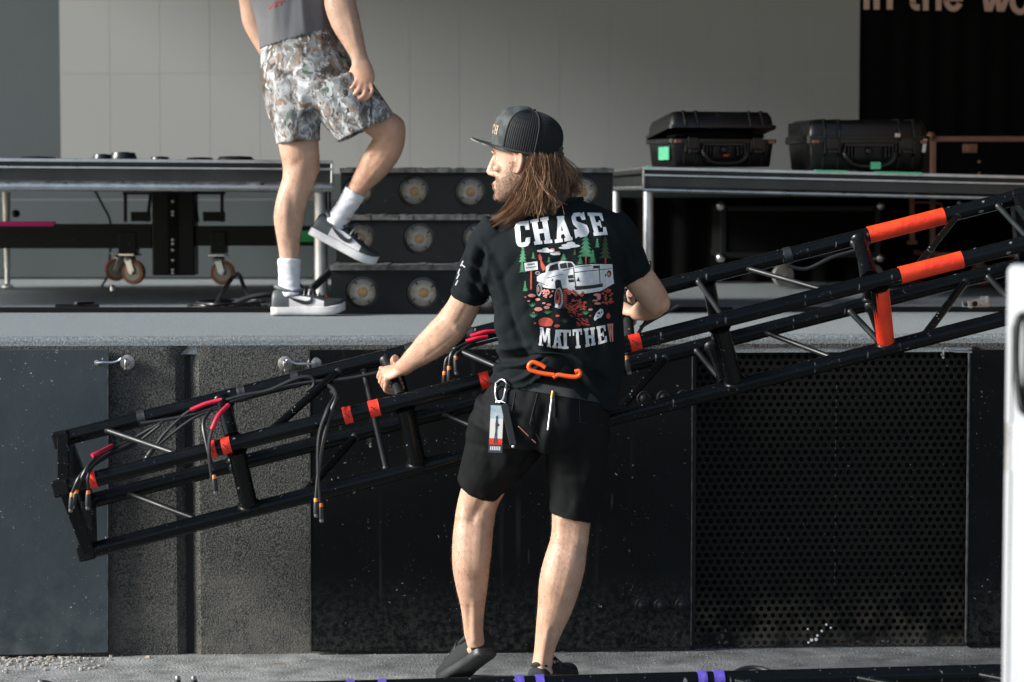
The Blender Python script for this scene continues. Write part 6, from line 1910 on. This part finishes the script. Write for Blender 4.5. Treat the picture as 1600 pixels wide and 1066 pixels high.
# under-layer so that no scalp shows between locks
ul = MB()
ul.ring(dense([(HO - hf * .05 + hu * .03, hf * .046, hl * .066), (HO - hf * .055 - hu * .03, hf * .042, hl * .066), (HO - hf * .055 - hu * .07 , hf * .04, hl * .064), (P(862, 298, 7.42), V((.05, 0, 0)), V((0, .062, 0))), (P(864, 316, 7.425), V((.06, 0, 0)), V((0, .06, 0))), (P(864, 326, 7.43), V((.05, 0, 0)), V((0, .045, 0)))], 3), 24)
ulm = fuse(ul, .006, 3); displace(ulm, lambda co, n_: .004 * nz3(co, 60, 60, 12, 3))
finish(ulm, 'hair', M['hair_dark'], man)
# stubble
sb = MB(); hr = random.Random(5)
bw = body1
bvb = BVHTree.FromPolygons([V(v.co) + V(bw.location) for v in bw.data.vertices], [tuple(p.vertices) for p in bw.data.polygons])
cnt = 0
while cnt < 2200:
    x, z, s = hr.uniform(.0, .1), hr.uniform(-.118, .0), hr.choice((-1, 1))
    if z > -.045 and x > .045 - .2 * (z + .045): continue
    if z > -.03 and x > .03: continue
    src = HG(x, s * .15, z) if hr.random() < .8 else HG(.2, hr.uniform(-.03, .03), hr.uniform(-.118, -.085))
    tgt = HG(x * .8, 0, z)
    d = (tgt - src).normalized(); h = bvb.ray_cast(src, d)
    cnt += 1
    if h[0] is None or (h[0] - HO).length > .16: continue
    n_ = h[1]; dirn = (n_ * .6 - hu * .8 + hf * .2).normalized()
    sb.tube([h[0] - n_ * .0005, h[0] + dirn * hr.uniform(.003, .008)], [.0003, .00012], 3, caps=False)
stuff(sb.build('stubble', M['beard'], man, fix=False))
# fine hair on forearm and calves
def limb_hair(bw, parent, test, count, seed):
    lh = MB(); hr = random.Random(seed)
    vs_ = bw.data.vertices; nv = len(vs_); L0 = V(bw.location); made = 0
    for _ in range(160000):
        v = vs_[hr.randrange(nv)]; w = V(v.co) + L0; px, py = proj(w)
        down = test(px, py, v.normal)
        if down is None: continue
        n_ = V(v.normal); dirn = (V(down) + V((hr.uniform(-.35, .35), 0, 0)) + n_ * .5).normalized()
        lh.tube([w, w + dirn * hr.uniform(.005, .012) + n_ * .001], [.00027, .0001], 3, caps=False); made += 1
        if made > count: break
    return stuff(lh.build('limb_hair', M['beard'], parent, fix=False))
limb_hair(body1, man, lambda px, py, n_: (0, 0, -1) if (790 < py < 1000 and n_.y < .6) else ((-.5, .4, -.7) if (px < 735 and 470 < py < 575) else None), 2600, 8)

# ---- things clipped to the man
def on_front(px, py, lift=.012):
    d = (P(px, py, 7.4) - CAM0).normalized()
    hs = [h[0] for h in (bvs.ray_cast(CAM0, d), bvh.ray_cast(CAM0, d)) if h[0] is not None]
    p = min(hs, key=lambda q_: q_.y) if hs else P(px, py, 7.33)
    return p - d * lift
M['hook_orange'] = mat('orange vinyl coating', (0.9, 0.11, 0.015), .4)
HY = min(on_front(x, y).y for x, y in ((830, 572), (850, 580), (868, 588), (890, 588), (904, 584)))
root = thing('hook_tool', 'orange coated double hook tucked at the back of the waistband', 'hook', on_front(868, 585), None)
for path in ([(866, 586), (850, 584), (834, 580), (827, 576), (827, 570), (833, 566), (845, 570), (852, 574)], [(864, 590), (872, 586), (886, 588), (900, 589), (906, 585), (905, 580), (898, 581)]):
    m = MB(); m.tube(smoothpath([P(x, y, HY) for x, y in path], 5), .0066, 12); m.build('hook', M['hook_orange'], root, smooth=True)
root = thing('carabiner', 'silver carabiner hanging from the left rear belt loop', 'carabiner', on_front(782, 625))
m = MB(); m.tube(smoothpath([on_front(x, y, .012) for x, y in ((775, 599), (774, 612), (776, 624), (781, 629), (787, 622), (790, 608), (791, 598), (784, 593), (775, 599))], 4), .0036, 10); m.build('loop', M['silver'], root, smooth=True)
m = MB(); m.tube([on_front(775, 628, .012), on_front(783, 627, .014), on_front(790, 630, .012)], .0024, 8); m.build('key_ring', M['silver'], root, smooth=True)
root = thing('pass_tag', 'printed plastic pass tag with a dark figure on a pale sunset hanging from the carabiner', 'tag', on_front(776, 668))
c0, c1 = on_front(777, 632, .016), on_front(774, 704, .016)
ymin_ = min(on_front(x, y, .008).y for x in (766, 776, 788) for y in (635, 655, 675, 700)); c0.y = ymin_; c1.y = ymin_ - .004
ax_ = (c1 - c0).normalized(); sx_ = V((1, 0, 0)) - ax_ * ax_.x; sx_.normalize(); nn_ = V((0, -1, 0))
def tagp(u_, v_, d_): return c0 + (c1 - c0) * v_ + sx_ * ((u_ - .5) * .042) + nn_ * d_
for (v0, v1, mt) in ((0, .28, 'tag_blue'), (.28, .70, 'tag_pale'), (.70, .83, 'orange_tape'), (.83, 1, 'tag_dark')):
    pass
M['tag_blue'] = mat('pale blue print', (0.25, 0.4, 0.45), .35, col2=(0.55, 0.6, 0.62), vscale=60)
M['tag_pale'] = mat('pale cream print', (0.75, 0.72, 0.68), .35)
M['tag_dark'] = mat('dark print band', (0.05, 0.06, 0.07), .35)
m = MB(); m.prism(rect(0, 0, 1, 1), tagp, 0, .0025); m.build('card', M['tag_dark'], root)
for (v0, v1, mt) in ((.01, .28, 'tag_blue'), (.281, .70, 'tag_pale'), (.701, .83, 'orange_tape')):
    m = MB(); m.prism(rect(.04, v0, .96, v1), tagp, .0027, .0032); m.build('print_band', M[mt], root)
m = MB()
for poly in ([(.46, .30), (.56, .28), (.62, .42), (.56, .55), (.60, .80), (.52, .80), (.50, .60), (.42, .80), (.34, .80), (.44, .54), (.42, .40)], [(.44, .24), (.56, .22), (.58, .29), (.46, .30)], [(.58, .38), (.70, .40), (.68, .44), (.56, .44)]):
    m.prism(poly, tagp, .0034, .0038)
m.build('figure_print', M['tag_dark'], root)
m = MB()
for k in range(6): m.prism(rect(.12 + .13 * k, .87, .20 + .13 * k, .95), tagp, .0027, .0033)
stuff(m.build('small_print', M['white'], root))
root = thing('key_strap', 'dark rubber key strap hanging beside the pass tag', 'strap', on_front(798, 690))
m = MB(); ky_ = min(on_front(x, y, .008).y for x, y in ((790, 640), (795, 660), (800, 680), (803, 694))); m.bar(P(788, 632, ky_), P(802, 696, ky_), .022, .005, V((0, -1, 0))); m.build('strap', M['rubber'], root, bevel=.002)
m = MB(); m.lathe(P(802, 696, ky_), (0, 0, -1), [(.004, 0), (.005, .004), (.002, .008)], 10); m.build('tip', M['silver'], root, smooth=True)
m = MB(); m.tube([on_front(864, 611, .008), on_front(863, 624, .008)], .0042, 10); m.tube([on_front(863, 624, .008), on_front(856, 672, .008)], .003, 10)
mm_ = MB(); mm_.tube([on_front(864, 611, .008), on_front(862, 622, .008)], .0046, 10)
root = thing('pocket_pen', 'slim silver pen with a brass cap clipped in the back pocket', 'pen', on_front(860, 640))
mm_.build('cap', M['brass'], root, smooth=True)
m = MB(); m.tube([on_front(862, 623, .008), on_front(856, 672, .008)], .003, 10); m.build('barrel', M['alu'], root, smooth=True)
m = MB(); m.tube([on_front(810, 666, .006), on_front(837, 692, .006)], .0016, 8)
tag(m.build('thin_cable_tie', M['pr_pink'], smooth=True), 'thin pale tie sticking out of the left back pocket', 'tie')
# ================================================================== person walking on the stage
Y2 = 9.57
man2 = thing('person', 'man in grey tank top, camouflage shorts and white socks stepping across the stage', 'person', P(480, 493, Y2))
b2 = MB()
T2 = [(452, -95, 9.62, 34, .06, 0), (450, -80, 9.62, 74, .085, .05), (452, -55, 9.61, 82, .10, .05), (457, -10, 9.6, 58, .105, 0), (464, 40, 9.6, 52, .1, -.1), (472, 80, 9.6, 54, .1, -.1), (480, 120, 9.58, 56, .105, 0), (490, 150, 9.57, 50, .1, 0)]
b2.ring(dense(stations(T2, 'flat'), 3), 26)
b2.ring(dense(stations([(452, -80, 9.62, 34, .07), (456, -105, 9.62, 26, .062), (460, -125, 9.62, 26, .064)]), 3), 18)
SL = [(457, 130, 9.56, 38, .09), (461, 190, 9.555, 34, .08), (467, 228, 9.55, 31.5, .073), (470, 258, 9.55, 30, .065), (466, 285, 9.545, 27, .058), (455, 315, 9.545, 25, .057), (450.5, 342, 9.55, 24.5, .056), (451, 368, 9.555, 20.5, .046), (452, 392, 9.56, 17.5, .036), (452, 420, 9.56, 15.5, .034), (453, 452, 9.56, 17, .042)]
SL = [s if i < 3 else (s[0], s[1], s[2], s[3] * .95, s[4] * .95) for i, s in enumerate(SL)]
b2.ring(dense(stations(SL), 3), 20)
RL = [(512, 138, 9.57, 20, .05), (540, 152, 9.545, 26, .065), (562, 168, 9.52, 27, .07), (590, 190, 9.505, 25.5, .068), (610, 203, 9.505, 25.5, .062), (609, 221, 9.512, 24, .058), (596, 243, 9.525, 25.5, .058), (582, 262, 9.54, 23.5, .055), (569, 280, 9.55, 18.5, .045), (558, 297, 9.56, 14.5, .035), (547, 315, 9.56, 13.5, .033), (533, 340, 9.56, 15, .04)]
b2.ring(dense(stations(RL), 3), 20)
b2.ball(P(618, 202, 9.505), (.026, .034, .034), 12); b2.ball(P(612, 222, 9.512), (.02, .03, .02), 10); b2.ball(P(494, 262, 9.55), (.016, .03, .026), 10)
# right arm, hand hanging relaxed with curled fingers
RA2 = [(520, -75, 9.55, 30, .06), (527, -45, 9.52, 26, .053), (530, -15, 9.5, 24.5, .05), (532, 8, 9.48, 25, .05), (540, 35, 9.46, 23, .044), (551, 62, 9.44, 17.5, .034), (559, 82, 9.43, 13.5, .026), (563, 94, 9.425, 13, .023)]
b2.ring(dense(stations(RA2), 3), 18)
pm_ = [(562, 92, 9.425, 13, .02), (566, 106, 9.42, 16, .019), (570, 121, 9.415, 16.5, .0165), (571, 129, 9.415, 15, .014)]
b2.ring(dense(stations(pm_), 3), 16)
for (pts, r_) in (([(559, 121, 9.42), (553, 134, 9.40), (547, 139, 9.40), (545, 139, 9.41)], .0092), ([(565, 126, 9.413), (560, 142, 9.395), (550, 149, 9.40), (545, 150, 9.41)], .0095), ([(572, 129, 9.412), (570, 146, 9.395), (560, 155, 9.40), (551, 157, 9.41)], .009), ([(579, 128, 9.415), (582, 142, 9.40), (575, 154, 9.40), (564, 159, 9.41)], .0082), ([(554, 102, 9.43), (548, 116, 9.435), (549, 128, 9.43)], .0098)):
    pp = smoothpath([P(*q_) for q_ in pts], 4)
    b2.tube(pp, [r_ * (1.08 - .35 * (i / (len(pp) - 1)) ** 2) for i in range(len(pp))], 10)
b2.ball(P(566, 134, 9.412), (.026, .014, .03), 12)
# left arm, bent behind the hip
LA2 = [(398, -60, 9.66, 28, .055), (393, -25, 9.68, 24, .05), (396, 8, 9.70, 22, .047), (399, 35, 9.70, 20, .042), (410, 62, 9.69, 16, .034), (418, 82, 9.68, 12.5, .026), (428, 98, 9.68, 13, .02)]
b2.ring(dense(stations(LA2), 3), 18)
H2 = P(464, -158, 9.62)
G2, f2, l2, u2 = head_shapes(b2, H2, V((.75, .66, -.1)), V((0, 0, 1)))
me2 = fuse(b2, .0058, 2)
LM = fold_fn([(455, 300, 462, 380, 6, -.004), (445, 310, 446, 370, 5, .002), (466, 360, 464, 400, 4, -.004), (456, 372, 457, 405, 4, .003), (482, 262, 478, 290, 6, -.004), (600, 240, 570, 285, 6, -.003), (588, 262, 566, 296, 4, .003), (545, 20, 560, 80, 4, .002), (605, 215, 585, 235, 6, .004), (490, 250, 492, 272, 5, .004), (470, 250, 455, 262, 6, -.003), (478, 285, 472, 350, 4, .003), (440, 290, 434, 350, 5, .002), (592, 232, 574, 262, 5, -.004)])
displace(me2, lambda co, n_: .002 * nz3(co, 18, 18, 10, 1.1) + LM(co, n_))
def tint2(co, n_):
    px, py = proj(co)
    g_, b_ = 1.0, 1.0
    if 160 < py < 300 and px > 540: g_, b_ = .93, .88
    if 100 < py < 165 and px > 540: g_, b_ = .9, .86
    if 245 < py < 285 and px < 505: g_, b_ = .95, .92
    return 1, g_, b_
body2 = finish(me2, 'body', M['skin2'], man2, tint2)
limb_hair(body2, man2, lambda px, py, n_: (0, 0, -1) if (240 < py < 400 and n_.y < .6) else ((.2, 0, -1) if (px > 515 and -20 < py < 90) else None), 2600, 9)
for s in (-1, 1):
    m = MB(); m.ball(G2(.0795, s * .031, .014), .0105, 12); m.build('eye', M['eye'], man2, smooth=True)
hm = MB(); hm.ring(dense([(H2 - f2 * .02 + u2 * z, f2 * a, l2 * b_) for z, a, b_ in ((-.05, .07, .076), (0, .086, .082), (.05, .094, .084), (.09, .085, .075), (.118, .055, .05), (.13, .02, .02))], 3), 26)
hme = fuse(hm, .006, 2); displace(hme, lambda co, n_: .006 * nz3(co, 50, 50, 50, 2)); finish(hme, 'hair', M['hair'], man2)

# tank top
tk = MB()
TK = [(452, -90, 9.62, 40, .07, 0), (450, -74, 9.62, 78, .098, .05), (452, -50, 9.61, 90, .118, .05), (456, -15, 9.605, 72, .128, .02), (461, 15, 9.6, 63, .124, -.05), (464, 40, 9.6, 62, .122, -.18), (467, 62, 9.6, 63.5, .125, -.27)]
tk.ring(hollow(dense(stations(TK, 'flat'), 3), .012, .06), 34)
tme = fuse(tk, .0058, 3)
LT = fold_fn([(470, -20, 476, 55, 6, .007), (482, -25, 492, 48, 5, -.006), (498, -30, 505, 45, 5, .005), (455, -10, 452, 60, 7, -.004), (430, -10, 425, 60, 7, .004)])
displace(tme, lambda co, n_: nz3(co, 12, 10, 5, 4.0) * .006 + LT(co, n_))
tank = finish(tme, 'tank_top', M['tank'], man2)
bv2 = BVHTree.FromPolygons([V(v.co) + V(tank.location) for v in tank.data.vertices], [tuple(p.vertices) for p in tank.data.polygons])
red = MB()
for (x0, y0, x1, y1) in ((420, 14, 424, 8), (424, 8, 427, 12), (429, 4, 430, 12), (429, 4, 434, 3), (430, 8, 433, 7), (436, 1, 438, 8), (438, 8, 440, 0), (440, -3, 444, 4), (418, -6, 440, -12), (444, -8, 450, 0)):
    dx, dy = x1 - x0, y1 - y0; l_ = math.hypot(dx, dy); nx_, ny_ = -dy / l_ * .8, dx / l_ * .8
    vs_ = []
    for x, y in ((x0 + nx_, y0 + ny_), (x1 + nx_, y1 + ny_), (x1 - nx_, y1 - ny_), (x0 - nx_, y0 - ny_)):
        d = (P(x, y, 9.5) - CAM0).normalized(); h = bv2.ray_cast(CAM0, d)
        if h[0] is not None: vs_.append(h[0] - d * .002)
    if len(vs_) == 4: red.add(vs_, [(0, 1, 2, 3)])
stuff(red.build('back_print', M['pr_red'], tank, fix=False))

# camouflage shorts
c2 = MB()
CW = [(468, 58, 9.6, 62, .118, -.22), (472, 80, 9.595, 66, .128, -.2), (481, 115, 9.58, 74, .142, -.05), (488, 150, 9.56, 76, .145, 0), (492, 175, 9.55, 62, .12, 0)]
c2.ring(dense(stations(CW, 'flat'), 3), 32)
CL = [(455, 130, 9.565, 48, .125), (460, 165, 9.56, 45, .12), (465, 198, 9.555, 38, .108), (467.5, 224, 9.55, 35.5, .1)]
c2.ring(hollow(dense(stations(CL), 3), .014, .05), 26)
CR = [(515, 125, 9.52, 56, .13), (538, 155, 9.51, 54, .125), (558, 182, 9.505, 50, .115), (572, 202, 9.5, 49, .105)]
cs_ = [P(s[0], s[1], s[2]) for s in CR]; cst = []
for i, s in enumerate(CR):
    e = V((.9, 0, .42 if i > 1 else .25)).normalized(); cst.append((cs_[i], e * (s[3] / F * s[2]), YAX * s[4]))
c2.ring(hollow(dense(cst, 3), .014, .05), 26)
cme = fuse(c2, .0058, 3)
LC = fold_fn([(500, 150, 530, 215, 8, .008), (515, 140, 560, 205, 7, -.008), (480, 150, 500, 215, 8, -.009), (540, 110, 600, 170, 8, .006), (430, 90, 445, 200, 8, .005), (450, 100, 470, 215, 7, -.005), (560, 150, 610, 190, 7, -.005), (430, 80, 530, 65, 5, -.004), (440, 75, 445, 95, 3, .003), (470, 70, 474, 92, 3, .003), (500, 62, 505, 85, 3, .003)])
displace(cme, lambda co, n_: nz3(co, 11, 11, 7, 6.0) * .008 + LC(co, n_))
finish(cme, 'shorts', M['camo'], man2)

# socks and sneakers
for lst in ([(452, 404, 9.56, 18.5, .042), (452, 412, 9.56, 18, .040), (452, 430, 9.56, 17, .038), (453, 446, 9.56, 18.5, .044), (456, 462, 9.56, 20, .05)],
            [(555, 300, 9.56, 17.8, .042), (551, 307, 9.56, 17.2, .040), (540, 325, 9.56, 16.2, .038), (530, 340, 9.56, 17.5, .042), (522, 352, 9.56, 18.5, .046)]):
    m = MB(); m.ring(dense(stations(lst), 4), 24)
    sme_ = fuse(m, .005, 2); displace(sme_, lambda co, n_: .0025 * nz3(co, 30, 30, 70, 3.0)); finish(sme_, 'sock', M['sock'], man2)
hz = P(424, 494, 9.55)
shoe(man2, V((hz.x, 9.55, ZS + .004)), V((1, .02, 0)), V((0, 0, 1)), .292, 'sneaker')
h3, t3 = P(481, 358, 9.56), P(584, 413, 9.56)
dr = (t3 - h3).normalized()
shoe(man2, h3 + V((.0, 0, -.018)), dr + V((0, .03, 0)), V((dr.z * -1, 0, dr.x)), .292, 'sneaker')
